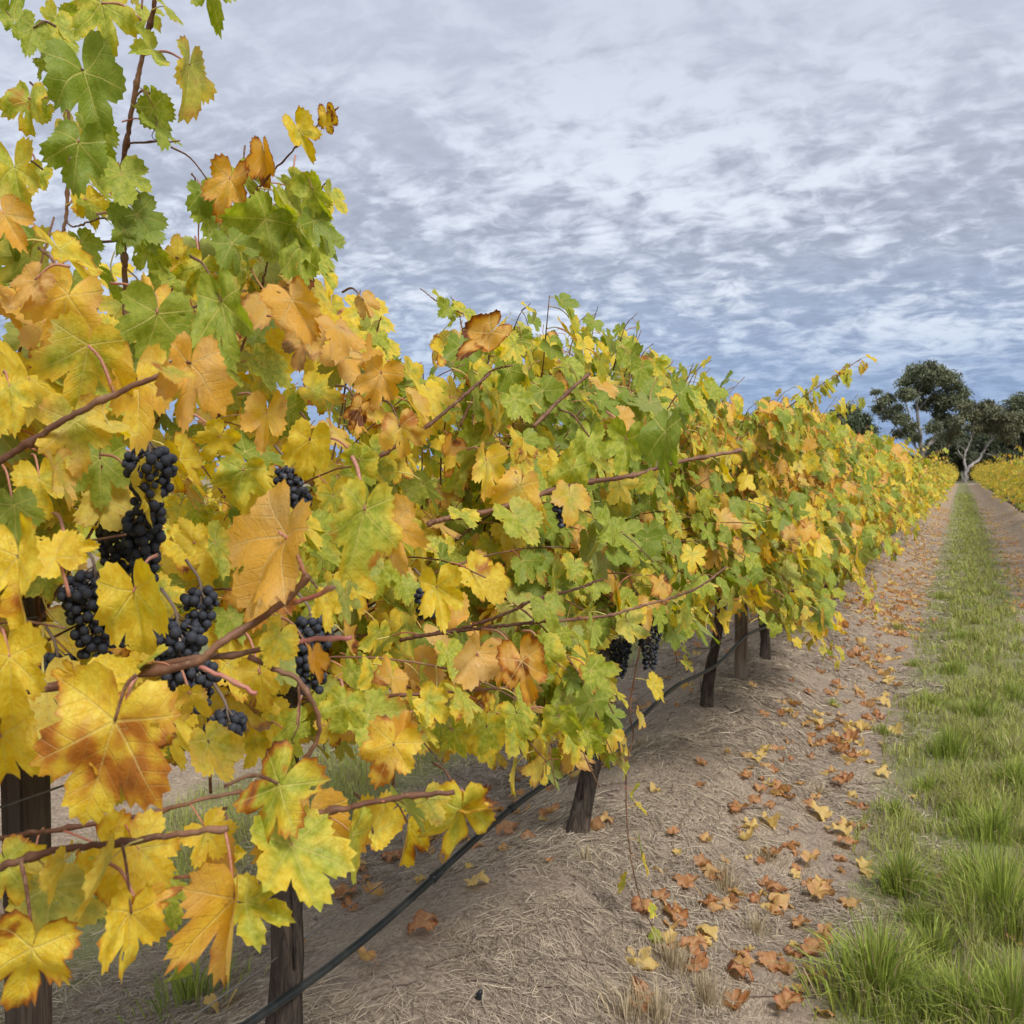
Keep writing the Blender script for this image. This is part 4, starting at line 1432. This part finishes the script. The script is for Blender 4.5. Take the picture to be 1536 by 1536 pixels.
def gum_tree(name, label, limbs, clumps, seed, tint, z=TZ, nper=34, white=True):
    r = np.random.default_rng(seed)
    px0, py0 = limbs[0][0][0], limbs[0][0][1]
    base = at(px0, py0, z)
    base[2] = 0
    root = empty(name, base, label, 'tree', 'gum trees behind the vineyard')
    parts = []
    for li, lb in enumerate(limbs):
        pts = [at(p[0], p[1], z + (0 if len(p) < 4 else p[3])) for p in lb]
        if li == 0:
            pts[0][2] = -.2
        pl_ = spline(pts, max(6, len(pts) * 5))
        pl_ = pl_ + r.normal(0, .05, pl_.shape)
        parts.append(tube(pl_, np.linspace(lb[0][2], lb[-1][2], len(pl_)) * .6, 8, True))
    V, Q, T = join(parts)
    link('trunk', build('trunk', V - base, T, Q, M_GUM), root)
    Vs, cols = [], []
    for (cx_, cy_, cr_) in clumps:
        C = at(cx_, cy_, z + r.normal(0, 1.5))
        rad = cr_ * z / 1536
        nsub = max(7, int(1.9 * nper * (cr_ / 20.0) ** 2))
        for _ in range(nsub):
            dv = r.normal(0, 1, 3)
            dv /= np.linalg.norm(dv)
            sub = C + dv * rad * r.uniform(.35, 1.0) * np.array([1, 1, .8])
            sr = r.uniform(.35, .8)
            nl = int(70 * sr)
            pos = sub + r.normal(0, .5, (nl, 3)) * sr * np.array([1, 1, .6])
            a = r.normal(0, 1, (nl, 3)) + np.array([0, 0, -.8])
            a /= np.linalg.norm(a, axis=1)[:, None]
            bb_ = np.cross(a, r.normal(0, 1, (nl, 3)))
            bb_ /= np.linalg.norm(bb_, axis=1)[:, None]
            L = r.uniform(.16, .34, (nl, 1))
            Wd = L * .32
            tri = np.stack([pos - bb_ * Wd, pos + bb_ * Wd, pos + a * L * 1.6], 1)
            Vs.append(tri.reshape(-1, 3))
            c = np.array(tint) * r.uniform(.75, 1.3) * r.uniform(.8, 1.2, (nl, 1))
            cols.append(np.repeat(np.concatenate([c, np.ones((nl, 1))], 1), 3, axis=0))
    V = np.concatenate(Vs) - base
    link('crown', build('crown', V, np.arange(len(V)).reshape(-1, 3), None, M_GUMLEAF, {'lcol': np.concatenate(cols)}, smooth=False), root)
    return root


OL = (.165, .182, .10)
gum_tree('gum_tree', 'tall gum tree with pale trunk and spreading domed crown above the others',
         [[(1382, 720, .62), (1383, 680, .5), (1378, 640, .4), (1376, 600, .22), (1385, 570, .1)],
          [(1383, 682, .36), (1398, 660, .3), (1412, 638, .2), (1425, 618, .12)], [(1379, 660, .32), (1366, 630, .24), (1358, 600, .12)],
          [(1382, 690, .3), (1370, 664, .22), (1345, 640, .14), (1322, 612, .08)], [(1390, 672, .25), (1410, 655, .16), (1432, 640, .1)],
          [(1377, 615, .2), (1400, 590, .15), (1430, 580, .08)], [(1345, 640, .1), (1330, 620, .08), (1312, 592, .05)]],
         [(1392, 558, 20), (1375, 558, 16), (1410, 562, 18), (1425, 574, 18), (1360, 572, 14), (1440, 592, 15), (1452, 603, 8), (1362, 592, 14), (1388, 582, 16),
          (1408, 600, 17), (1428, 605, 14), (1385, 606, 13), (1312, 590, 7), (1322, 602, 8), (1334, 598, 9), (1318, 614, 9), (1335, 620, 12), (1350, 628, 13), (1364, 640, 12),
          (1345, 612, 8), (1410, 622, 13), (1425, 632, 14), (1402, 640, 11), (1432, 645, 10), (1350, 650, 10), (1370, 655, 10), (1418, 655, 11)], 1, OL)
gum_tree('gum_tree', 'rounded dense dark gum tree just beside the vine tops',
         [[(1278, 720, .5), (1276, 680, .4), (1275, 630, .2)], [(1277, 680, .25), (1295, 650, .12)], [(1276, 675, .25), (1258, 640, .12)]],
         [(1275, 620, 18), (1258, 622, 14), (1293, 628, 15), (1245, 636, 14), (1305, 644, 12), (1272, 642, 20), (1290, 655, 18), (1255, 655, 18), (1230, 650, 16), (1305, 668, 14), (1275, 672, 20)],
         2, (.12, .148, .078), z=150, nper=40)
gum_tree('gum_tree', 'leaning gum tree with bare forked white limbs at the end of the grass strip',
         [[(1448, 722, .42), (1449, 708, .38), (1458, 698, .3), (1470, 688, .27), (1478, 672, .24), (1488, 660, .2), (1500, 648, .14), (1506, 632, .1)],
          [(1449, 706, .3), (1446, 690, .24), (1449, 678, .2), (1455, 662, .16), (1460, 640, .1), (1462, 625, .06)], [(1446, 690, .13), (1438, 675, .1), (1435, 662, .06)],
          [(1449, 678, .1), (1443, 672, .08), (1438, 668, .05)], [(1488, 660, .1), (1487, 648, .08), (1490, 635, .05)], [(1475, 680, .1), (1488, 682, .07), (1502, 686, .05)]],
         [(1455, 622, 14), (1472, 616, 14), (1490, 622, 15), (1508, 628, 14), (1440, 632, 11), (1462, 640, 12), (1505, 645, 12), (1520, 640, 12), (1484, 640, 12), (1432, 648, 9), (1448, 612, 9), (1482, 608, 10), (1525, 628, 12), (1470, 630, 12), (1512, 655, 12), (1498, 634, 12)],
         3, (.155, .155, .085), z=128, nper=34)
gum_tree('gum_tree', 'broad dark green gum tree rising behind the row across the grass',
         [[(1532, 720, .5), (1530, 670, .4), (1526, 620, .2)], [(1530, 660, .25), (1550, 625, .12)], [(1529, 660, .2), (1512, 625, .1)]],
         [(1522, 606, 16), (1540, 602, 20), (1560, 612, 22), (1510, 622, 13), (1530, 630, 20), (1550, 640, 22), (1520, 655, 18), (1545, 665, 20), (1500, 668, 14), (1575, 640, 24), (1505, 650, 16), (1490, 640, 14), (1485, 660, 16), (1535, 684, 18), (1510, 690, 16)],
         4, (.14, .16, .085), z=150, nper=36)
gum_tree('gum_tree', 'lower olive gum tree filling between the tall pale-trunked tree and the forked one',
         [[(1418, 722, .4), (1420, 690, .3), (1425, 660, .15)], [(1420, 690, .2), (1408, 668, .1)]],
         [(1425, 660, 14), (1410, 668, 13), (1440, 668, 14), (1400, 682, 12), (1425, 682, 15), (1452, 684, 12)], 5, (.115, .13, .072), z=146, nper=40)
gum_tree('gum_tree', 'dusky gum tree with thin trunks standing behind the forked white limbs',
         [[(1486, 722, .35), (1490, 690, .25), (1492, 660, .12)], [(1502, 722, .2), (1505, 680, .12), (1508, 660, .08)], [(1524, 722, .2), (1522, 690, .15), (1520, 665, .1)]],
         [(1478, 668, 14), (1495, 662, 15), (1512, 668, 15), (1530, 680, 14), (1470, 684, 12), (1550, 690, 16)], 6, (.10, .098, .06), z=152, nper=40)
gum_tree('gum_tree', 'dark background gum tree with a wide low crown behind the pale tall trunk',
         [[(1405, 722, .4), (1407, 690, .3), (1410, 655, .15)], [(1407, 690, .2), (1392, 665, .1)], [(1407, 690, .2), (1425, 660, .1)]],
         [(1400, 668, 14), (1418, 655, 14), (1435, 650, 14), (1390, 685, 13), (1412, 682, 15), (1436, 676, 16), (1375, 692, 11), (1450, 660, 14)], 7, (.08, .095, .05), z=165, nper=46)
gum_tree('gum_tree', 'dark background gum tree closing the tree belt behind the forked limbs',
         [[(1495, 722, .4), (1496, 690, .3), (1500, 640, .15)], [(1496, 690, .2), (1478, 655, .1)], [(1496, 690, .2), (1515, 650, .1)]],
         [(1470, 650, 16), (1490, 640, 17), (1512, 640, 17), (1530, 655, 18), (1462, 672, 15), (1485, 672, 18), (1510, 675, 18), (1535, 685, 17), (1560, 670, 20), (1550, 650, 18)], 8, (.085, .092, .05), z=168, nper=46)
for k, (px, py, rr) in enumerate([(1340, 694, 13), (1362, 692, 12), (1385, 697, 12), (1405, 699, 11), (1428, 700, 10), (1468, 700, 10), (1490, 699, 11), (1512, 698, 11), (1534, 697, 12), (1558, 696, 13),
                                  (1316, 690, 14), (1590, 690, 18), (1418, 684, 14), (1446, 684, 13), (1474, 684, 14), (1500, 682, 15), (1525, 680, 15), (1550, 680, 16), (1396, 690, 12), (1580, 672, 18)]):
    o = gum_tree('bush', 'dark low bush under the gum trees at the end of the rows', [[(px, 722, .12), (px + 2, 705, .1), (px + 4, 695, .06)], [(px, 715, .08), (px - 5, 700, .05)]],
                 [(px - 5, py + 3, rr * .8), (px + 5, py, rr * .85), (px, py + 8, rr * .9), (px - 4, py + 14, rr * .8), (px + 6, py + 14, rr * .8)], 20 + k, (.07, .08, .042), z=148 + k % 3, nper=44)
    o['category'] = 'bush'
    o['group'] = 'bushes under the gum trees'

# ------------------------------------------------------------------ grass, straw, litter
def blades(X, Y, Hh, Wd, lean, col, r, flat=False):
    """bent tapered ribbons"""
    n = len(X)
    base = np.stack([X, Y, ground_h(X, Y) - .004], 1)
    a = r.uniform(0, 2 * math.pi, n)
    dirv = np.stack([np.cos(a), np.sin(a), np.zeros(n)], 1)
    if lean.ndim == 2:
        ldir = lean
        lamt = np.linalg.norm(ldir, axis=1)[:, None]
    else:
        ldir = dirv * lean[:, None]
        lamt = lean[:, None]
    sidev = np.stack([-dirv[:, 1], dirv[:, 0], np.zeros(n)], 1)
    th = r.uniform(0, 2 * math.pi, n)
    sidev = np.stack([np.cos(th), np.sin(th), np.zeros(n)], 1)
    H = Hh[:, None]
    up = np.array([0, 0, 1.0])
    W = Wd[:, None]
    c1 = base + (ldir * .28 * H) + up * H * np.sqrt(np.clip(1 - (.28 * lamt) ** 2, .1, 1)) * .5
    tip = base + ldir * H * 1.0 + up * H * np.clip(1 - .55 * lamt, .12, 1)
    V = np.stack([base - sidev * W, base + sidev * W, c1 - sidev * W * .8, c1 + sidev * W * .8, tip], 1).reshape(-1, 3)
    o = np.arange(n)[:, None] * 5
    Q = o + np.array([[0, 1, 3, 2]])
    T = o + np.array([[2, 3, 4]])
    C = np.repeat(np.concatenate([col, np.ones((n, 1))], 1), 5, axis=0)
    return V, Q, T, C


def grass_field(name, label, n, xc, xw, y0, y1, hmin, hmax, seed, pw=1.6):
    r = np.random.default_rng(seed)
    u = r.random(n)
    e = 1 - pw
    Y = (y0 ** e + u * (y1 ** e - y0 ** e)) ** (1 / e)
    X = xc + np.clip(r.normal(0, .55, n), -1.15, 1.15) * xw * 0.95
    X = X + .10 * fbm(X * 0, Y, seed + 1, 2.2, 3)
    cl_ = .6 * fbm(X, Y, seed + 2, 9.0, 3) + .5 * fbm(X, Y, seed + 8, 23.0, 2)
    keep = r.random(n) < np.clip(.50 + .95 * cl_ - (xc > -1) * np.interp(Y, [2, 4, 7], [.42, .3, 0]), .03, 1)
    X, Y, cl_ = X[keep], Y[keep], cl_[keep]
    n = len(X)
    edge = np.clip(1 - np.abs(X - xc) / (xw * 1.15), .15, 1)
    H = r.uniform(hmin, hmax, n) * (.45 + .7 * np.clip(cl_ + .5, 0, 1.4)) * np.interp(Y, [2, 4, 8, 20], [1.55, 1.2, .9, .7]) * (.45 + .6 * edge)
    Wd = np.maximum(.0013, Y * .00042) * r.uniform(.7, 1.3, n)
    mixv = np.clip(r.normal(.45, .25, n) + .25 * cl_, 0, 1)[:, None]
    col = np.array([.235, .29, .06]) * (1 - mixv) + np.array([.52, .54, .14]) * mixv
    dry = (r.random(n) < .24)[:, None]
    col = np.where(dry, np.array([.40, .33, .19]) * r.uniform(.7, 1.2, (n, 1)), col)
    V, Q, T, C = blades(X, Y, H, Wd, np.clip(r.normal(.45, .25, n), .05, 1.0), col, r)
    o = link(name, build(name, V, T, Q, M_GRASS, {'lcol': C}))
    return tag(o, label, 'grass', kind='stuff')


grass_field('grass', 'green mown grass strip running down the alley between the rows', 125000, .20, .50, 2.3, 75, .05, .16, 31, 1.75)
grass_field('grass', 'grass strip in the next alley seen under the vines', 26000, .13 - ROW_GAP, .46, 2.6, 26, .05, .15, 37, 1.5)

# loose straw lying on the bare strip
def straw_field(n, seed):
    r = np.random.default_rng(seed)
    u = r.random(n)
    pw = 1.7
    e = 1 - pw
    y0, y1 = 1.9, 30.0
    Y = (y0 ** e + u * (y1 ** e - y0 ** e)) ** (1 / e)
    X = np.where(r.random(n) < .80, r.uniform(-2.15, .05, n), r.uniform(-3.3, -2.0, n))
    far = (r.random(n) < .10) & (Y > 9)
    X = np.where(far, r.uniform(.5, 1.5, n), X)
    cl_ = fbm(X, Y, seed + 4, 4.5, 3)
    keep = r.random(n) < np.clip(.48 + 1.0 * cl_, .03, 1)
    X, Y = X[keep], Y[keep]
    n = len(X)
    L = r.uniform(.025, .105, n)
    Wd = np.maximum(.0007, Y * .00026) * r.uniform(.6, 1.4, n)
    # straw combed loosely along the slope
    th = r.normal(.5, 1.1, n) + 1.2 * fbm(X, Y, seed + 9, 3.0, 2)
    d1 = np.stack([np.cos(th), np.sin(th)], 1)
    d2 = np.stack([np.cos(th + r.normal(0, .5, n)), np.sin(th + r.normal(0, .5, n))], 1)
    A = np.stack([X, Y], 1)
    B = A + d1 * L[:, None] * .5
    Cc = B + d2 * L[:, None] * .5
    lift = np.abs(r.normal(0, .006, n))
    def up3(p, z):
        return np.stack([p[:, 0], p[:, 1], ground_h(p[:, 0], p[:, 1]) + z], 1)
    a3, b3, c3 = up3(A, .001 + lift * .3), up3(B, .003 + lift), up3(Cc, .001 + lift * r.uniform(0, 2.2, n))
    s1 = np.stack([-d1[:, 1], d1[:, 0], r.normal(0, .5, n)], 1) * Wd[:, None]
    V = np.stack([a3 - s1, a3 + s1, b3 - s1, b3 + s1, c3 - s1 * .6, c3 + s1 * .6], 1).reshape(-1, 3)
    o = np.arange(n)[:, None] * 6
    Q = (o[:, :, None] + np.array([[[0, 1, 3, 2], [2, 3, 5, 4]]])).reshape(-1, 4)
    tone = np.clip(r.normal(.5, .28, n), 0, 1)[:, None]
    col = np.array([.12, .088, .065]) * (1 - tone) + np.array([.62, .52, .385]) * tone
    C = np.repeat(np.concatenate([col, np.ones((n, 1))], 1), 6, axis=0)
    ob = link('straw', build('straw', V, None, Q, M_STRAW, {'lcol': C}))
    tag(ob, 'dry straw and mown grass litter lying over the mound and strip', 'straw', kind='stuff')


straw_field(165000, 41)


def clods(n, seed):
    """crumbs of dry soil on the bank"""
    r = np.random.default_rng(seed)
    bm_ = bmesh.new()
    bmesh.ops.create_icosphere(bm_, subdivisions=1, radius=1.0)
    v0 = np.array([v.co[:] for v in bm_.verts])
    t0 = np.array([[v.index for v in f.verts] for f in bm_.faces])
    bm_.free()
    Vs, Ts, o_ = [], [], 0
    while len(Vs) < n:
        Y = 2.3 * (12 / 2.3) ** r.random()
        X = r.normal(-1.1, .42)
        if X > -.25 or X < -2.3 or fbm(np.array(X), np.array(Y), 83, 3.5, 3) < r.uniform(-.6, .5):
            continue
        sz = .003 + .011 * r.random() ** 3
        v = v0 * r.uniform(.7, 1.3, (len(v0), 1)) * sz * np.array([1, 1, .65])
        Vs.append(v + np.array([X, Y, float(ground_h(X, Y)) + sz * .2]))
        Ts.append(t0 + o_)
        o_ += len(v0)
    m = simple('dry_clod', lambda bb, co: (bb.mix(bb.noise(co, 30, 3), (0.16, 0.12, 0.095), (0.38, 0.31, 0.25)), bb.noise(co, 200, 2)), 0.95, 0.05)
    ob = link('soil_crumbs', build('soil_crumbs', np.concatenate(Vs), np.concatenate(Ts), None, m, smooth=False))
    tag(ob, 'dry crumbs of soil scattered over the raised bank', 'soil', kind='stuff')


clods(3200, 85)


def tuft(px, py, n, h, spread, seed, label, dry=False, wd=.0022):
    r = np.random.default_rng(seed)
    P = at_ground(px, py)
    rr = np.abs(r.normal(0, .45, n)) * spread
    a = r.uniform(0, 6.283, n)
    X, Y = P[0] + rr * np.cos(a), P[1] + rr * np.sin(a)
    H = h * r.uniform(.45, 1.1, n) * np.clip(1.15 - rr / spread * .5, .4, 1.2)
    la = np.clip(rr / spread * .55 + r.normal(.25, .18, n), .03, .95)
    aa = a + r.normal(0, .5, n)
    lean = np.stack([np.cos(aa) * la, np.sin(aa) * la, np.zeros(n)], 1)
    mx = np.clip(r.normal(.5, .25, n), 0, 1)[:, None]
    if dry:
        col = np.array([.33, .25, .14]) * (1 - mx) + np.array([.58, .48, .31]) * mx
    else:
        col = np.array([.16, .235, .045]) * (1 - mx) + np.array([.50, .57, .10]) * mx
        dr_ = (r.random(n) < .12)[:, None]
        col = np.where(dr_, np.array([.42, .33, .17]), col)
    V, Q, T, C = blades(X, Y, H, np.full(n, wd) * r.uniform(.6, 1.3, n), lean, col, r)
    ob = link('dry_grass_tuft' if dry else 'grass_tuft', build('grass_tuft', V - P, T, Q, M_STRAW if dry else M_GRASS, {'lcol': C}), None, P)
    tag(ob, label, 'grass tuft', 'dry grass tufts on the slope' if dry else 'green grass tufts along the grass strip edge')


GT = 'coarse green grass tuft at the edge of the grass strip'
tuft(1315, 1500, 620, .27, .20, 51, 'large spiky dark green grass tuft among dry straw, leaning blades', wd=.0028)
tuft(1355, 1340, 420, .21, .11, 52, 'upright narrow green grass tuft with a brown base beside fallen leaves', wd=.0024)
tuft(1500, 1395, 900, .30, .24, 53, 'broad bright green grass clump growing at the strip edge')
tuft(1470, 1350, 520, .25, .17, 63, 'bright yellow-green clump merging with the broad clump')
tuft(1425, 1135, 560, .20, .19, 54, 'leafy green grass tuft spreading over the straw below the strip')
tuft(1342, 1222, 260, .09, .10, 55, 'small low dark green tuft on the bare straw strip')
tuft(1392, 1185, 240, .10, .12, 56, 'sparse grey-green tuft between the strip and fallen leaves')
tuft(1400, 1440, 340, .16, .14, 57, 'short green grass tuft between the two spiky dark tufts')
tuft(1520, 1545, 600, .24, .22, 58, 'tall green tuft beside the broad bright clump, seed stalks above')
tuft(1440, 1535, 480, .20, .2, 59, 'low green tuft below the bright green clump')
tuft(1380, 1390, 220, .11, .09, 60, 'small tuft between the spiky large tuft and the upright narrow one')
tuft(1450, 1230, 300, .10, .16, 61, 'loose green tuft on bare straw near a rust leaf pair')
tuft(1430, 1010, 320, .14, .18, 62, 'green tuft where the mown strip narrows beside the litter')
tuft(1250, 1058, 90, .06, .05, 64, 'tiny green tuft alone among fallen leaves on the bare strip')
tuft(1325, 1100, 140, .08, .09, 65, 'thin green tuft by orange leaves on the bare strip')
for k, (px, py, n, h, sp) in enumerate([(1490, 1260, 420, .2, .2), (1520, 1180, 420, .18, .2), (1465, 1075, 400, .17, .2), (1515, 1050, 380, .16, .22), (1395, 1060, 260, .13, .14), (1440, 960, 300, .14, .2), (1410, 900, 260, .12, .18)]):
    tuft(px, py, n, h, sp, 160 + k, 'leafy grass clump standing up out of the mown strip')
tuft(290, 1500, 200, .16, .22, 66, 'green weed clump on the ground behind the dark trunk')
tuft(1350, 945, 160, .09, .10, 67, 'tiny green tuft beside the mown strip\'s ragged edge')
tuft(1370, 1000, 160, .08, .10, 68, 'sparse tuft between scattered leaves and the mown strip')
DT = 'dry straw-coloured grass tuft on the mound slope'
for k, (px, py, n, h, sp) in enumerate([(1010, 1450, 150, .13, .09), (1090, 1335, 130, .14, .08), (985, 1530, 160, .13, .12), (1060, 1500, 140, .11, .1), (1135, 1400, 90, .10, .08),
                                        (940, 1530, 120, .12, .1), (1150, 1290, 70, .09, .07), (1230, 1190, 60, .08, .07), (960, 1120, 60, .09, .07), (880, 1290, 60, .07, .06)]):
    tuft(px, py, n, h, sp, 90 + k, DT, True, .0014)

# twigs pruned from the vines
rt = np.random.default_rng(5)
for k, (x0, y0, x1, y1) in enumerate([(875, 1365, 985, 1350), (700, 1470, 860, 1480), (640, 1450, 760, 1380), (1000, 1370, 1060, 1420), (930, 1330, 1010, 1310), (1100, 1215, 1180, 1200),
                                      (1240, 1180, 1330, 1172), (780, 1420, 840, 1350), (1105, 1490, 1210, 1492), (900, 1400, 960, 1380), (1090, 1060, 1140, 1100), (560, 1500, 640, 1470),
                                      (860, 1300, 900, 1285), (830, 1440, 930, 1455), (1020, 1240, 1060, 1200)]):
    A, B = at_ground(x0, y0), at_ground(x1, y1)
    n = 12
    t_ = np.linspace(0, 1, n)[:, None]
    P = A * (1 - t_) + B * t_
    P[:, :2] += np.cumsum(rt.normal(0, .006, (n, 2)), 0)
    P[:, 2] = [float(ground_h(p[0], p[1])) + .006 for p in P]
    v, q, t = tube(P, np.linspace(.0042, .0022, n) * rt.uniform(.6, 1.1), 6, True)
    tag(link('twig', build('twig', v - A, t, q, M_TWIG), None, A), 'dry pruned vine twig lying on the straw', 'twig', 'pruned twigs on the ground')
# dropped dripper
P = at_ground(718, 1497)
v, q, t = tube(np.array([[0, 0, -.004], [0, 0, .004], [.003, 0, .014], [.006, 0, .022]]), [.009, .010, .007, .004], 10, True)
tag(link('dripper', build('dripper', v, t, q, M_HOSE), None, P), 'small black plastic dripper lying on bare soil', 'dripper')

# fallen leaves
FCOL = [((.0, .95, .45), 'tan'), ((.0, 1.0, .85), 'rust'), ((.0, .08, .05), 'yellow'), ((.02, .58, .02), 'peach'), ((.0, 1.0, 1.4), 'brown')]
FL = {'tan': 'curled tan fallen vine leaf on the ground', 'rust': 'crumpled rust-orange fallen vine leaf on the ground',
      'yellow': 'pale yellow fallen vine leaf lying on the ground', 'peach': 'peach-coloured dry fallen vine leaf on the ground',
      'brown': 'dark brown shrivelled fallen vine leaf on the ground'}
rf = np.random.default_rng(9)
spots = []
KNOWN = [(1115, 1260, 2), (1060, 1265, 3), (1150, 1330, 0), (1225, 1350, 3), (1235, 1330, 0), (1280, 1365, 3), (1205, 1392, 0), (1170, 1345, 1), (1035, 1335, 0), (1050, 1300, 0),
         (1110, 1220, 1), (1140, 1190, 0), (1130, 1205, 0), (1165, 1195, 3), (1145, 1130, 2), (1160, 1160, 0), (1270, 1170, 0), (1295, 1215, 1), (1280, 1208, 0), (1320, 1165, 2),
         (1255, 1115, 3), (1270, 1118, 2), (1340, 1100, 2), (1330, 1045, 2), (1270, 1270, 0), (1265, 1290, 1), (1300, 1310, 2), (1005, 1430, 0), (1045, 1460, 4), (960, 1450, 2),
         (1050, 1440, 1), (970, 1490, 1), (1520, 1420, 0), (1240, 1525, 3), (450, 1418, 3), (555, 1450, 3), (520, 1340, 0), (530, 1365, 1), (535, 1310, 0), (330, 1516, 2), (540, 1300, 2),
         (635, 1270, 0), (715, 1330, 2), (640, 1400, 1), (1230, 1225, 2), (1370, 1200, 2), (1490, 1190, 0), (1410, 1325, 1), (1440, 1320, 1), (1420, 1345, 4), (905, 1235, 3), (885, 1245, 0),
         (780, 1220, 3), (820, 1225, 0), (1215, 1300, 3), (1190, 1245, 1), (1120, 1170, 1), (650, 1260, 3), (590, 1290, 1), (760, 1275, 3), (1180, 1270, 0), (1155, 1280, 1)]
for (px, py, c) in KNOWN:
    spots.append((at_ground(px, py), c))
tries = 0
while len(spots) < 298 and tries < 6000:
    tries += 1
    u = rf.random()
    Y = 2.6 * (14.0 / 2.6) ** (u ** .75)
    band = rf.random()
    if band < .66:
        X = rf.normal(-.62, .20)
    elif band < .9:
        X = rf.uniform(-2.4, -1.5)
    else:
        X = rf.uniform(.55, 1.1)
    X = float(X)
    px, py, z = proj(np.array([X, Y, 0.03]))
    if not (-20 < px < 1550 and py < 1550):
        continue
    if fbm(np.array(X), np.array(Y), 71, 2.6, 3) < rf.uniform(-.9, .35):
        continue
    if X > -.38 and X < .5 and rf.random() < .8:
        continue
    c = int(rf.choice(5, p=[.31, .22, .20, .19, .08]))
    spots.append((np.array([X, Y, float(ground_h(X, Y))]), c))
for k, (P, c) in enumerate(spots):
    cc, nm = FCOL[c]
    kk = int(rf.integers(0, len(FALL)))
    L = rf.uniform(.038, .072)
    a = rf.uniform(0, 6.283)
    tl = rf.normal(0, .3, 2)
    T = np.array([math.cos(a), math.sin(a), tl[0] * .6])
    N = np.array([tl[1] * .5, rf.normal(0, .25), 1.0])
    rot = basis(T, N)
    zmin = float((FALL[kk]['V'] @ rot.T)[:, 2].min()) * L
    M = Matrix([[float(rot[i_][j_]) for j_ in range(3)] for i_ in range(3)]).to_4x4()
    o = link('fallen_leaf', FALL_ME[kk], None, (P[0], P[1], P[2] - zmin * .8 - .002), M.to_euler())
    o.scale = (L, L, L)
    o.color = cc + (float(rf.random()),)
    zone = 'behind the vine trunks' if P[0] < ROW_X else ('beyond the grass strip' if P[0] > .45 else ('at the grass edge' if P[0] > -.4 else 'on the straw strip beside the vine mound'))
    tag(o, FL[nm].replace('on the ground', zone), 'fallen leaf', 'fallen leaves ' + zone + ': ' + nm)
# the many smaller, farther ones
items = []
for _ in range(4600):
    u = rf.random()
    Y = 3.0 * (45.0 / 3.0) ** u
    band = rf.random()
    X = rf.normal(-.66, .22) if band < .56 else (rf.uniform(-2.5, -1.4) if band < .76 else rf.normal(.86, .18))
    if -.33 < X < .5 or (Y < 10 and rf.random() < .85):
        continue
    if fbm(np.array(X), np.array(Y), 71, 2.6, 3) < rf.uniform(-.9, .3):
        continue
    c = int(rf.choice(5, p=[.26, .14, .32, .23, .05]))
    a = rf.uniform(0, 6.283)
    rot = basis(np.array([math.cos(a), math.sin(a), rf.normal(0, .2)]), np.array([rf.normal(0, .25), rf.normal(0, .25), 1.0]))
    L = rf.uniform(.022, .055)
    items.append((int(rf.integers(0, 99)), np.array([X, Y, float(ground_h(X, Y)) + .012]), rot, L, 1.0, FCOL[c][0] + (float(rf.random()),)))
FLOW = [leaf_geom(950 + k, 1, cup=RNG.uniform(-.3, .5), fold=RNG.uniform(-.2, .5), bend=RNG.uniform(-1, 1), wave=.2, curl=RNG.uniform(-.8, .8), crumple=1.2, petiole=False) for k in range(8)]
o = link('leaf_litter', mass_mesh('leaf_litter', items, FLOW, M_DRYC))
tag(o, 'scattered orange and yellow leaf litter along both vine rows', 'leaf litter', kind='stuff')
print('objects', len(bpy.data.objects))
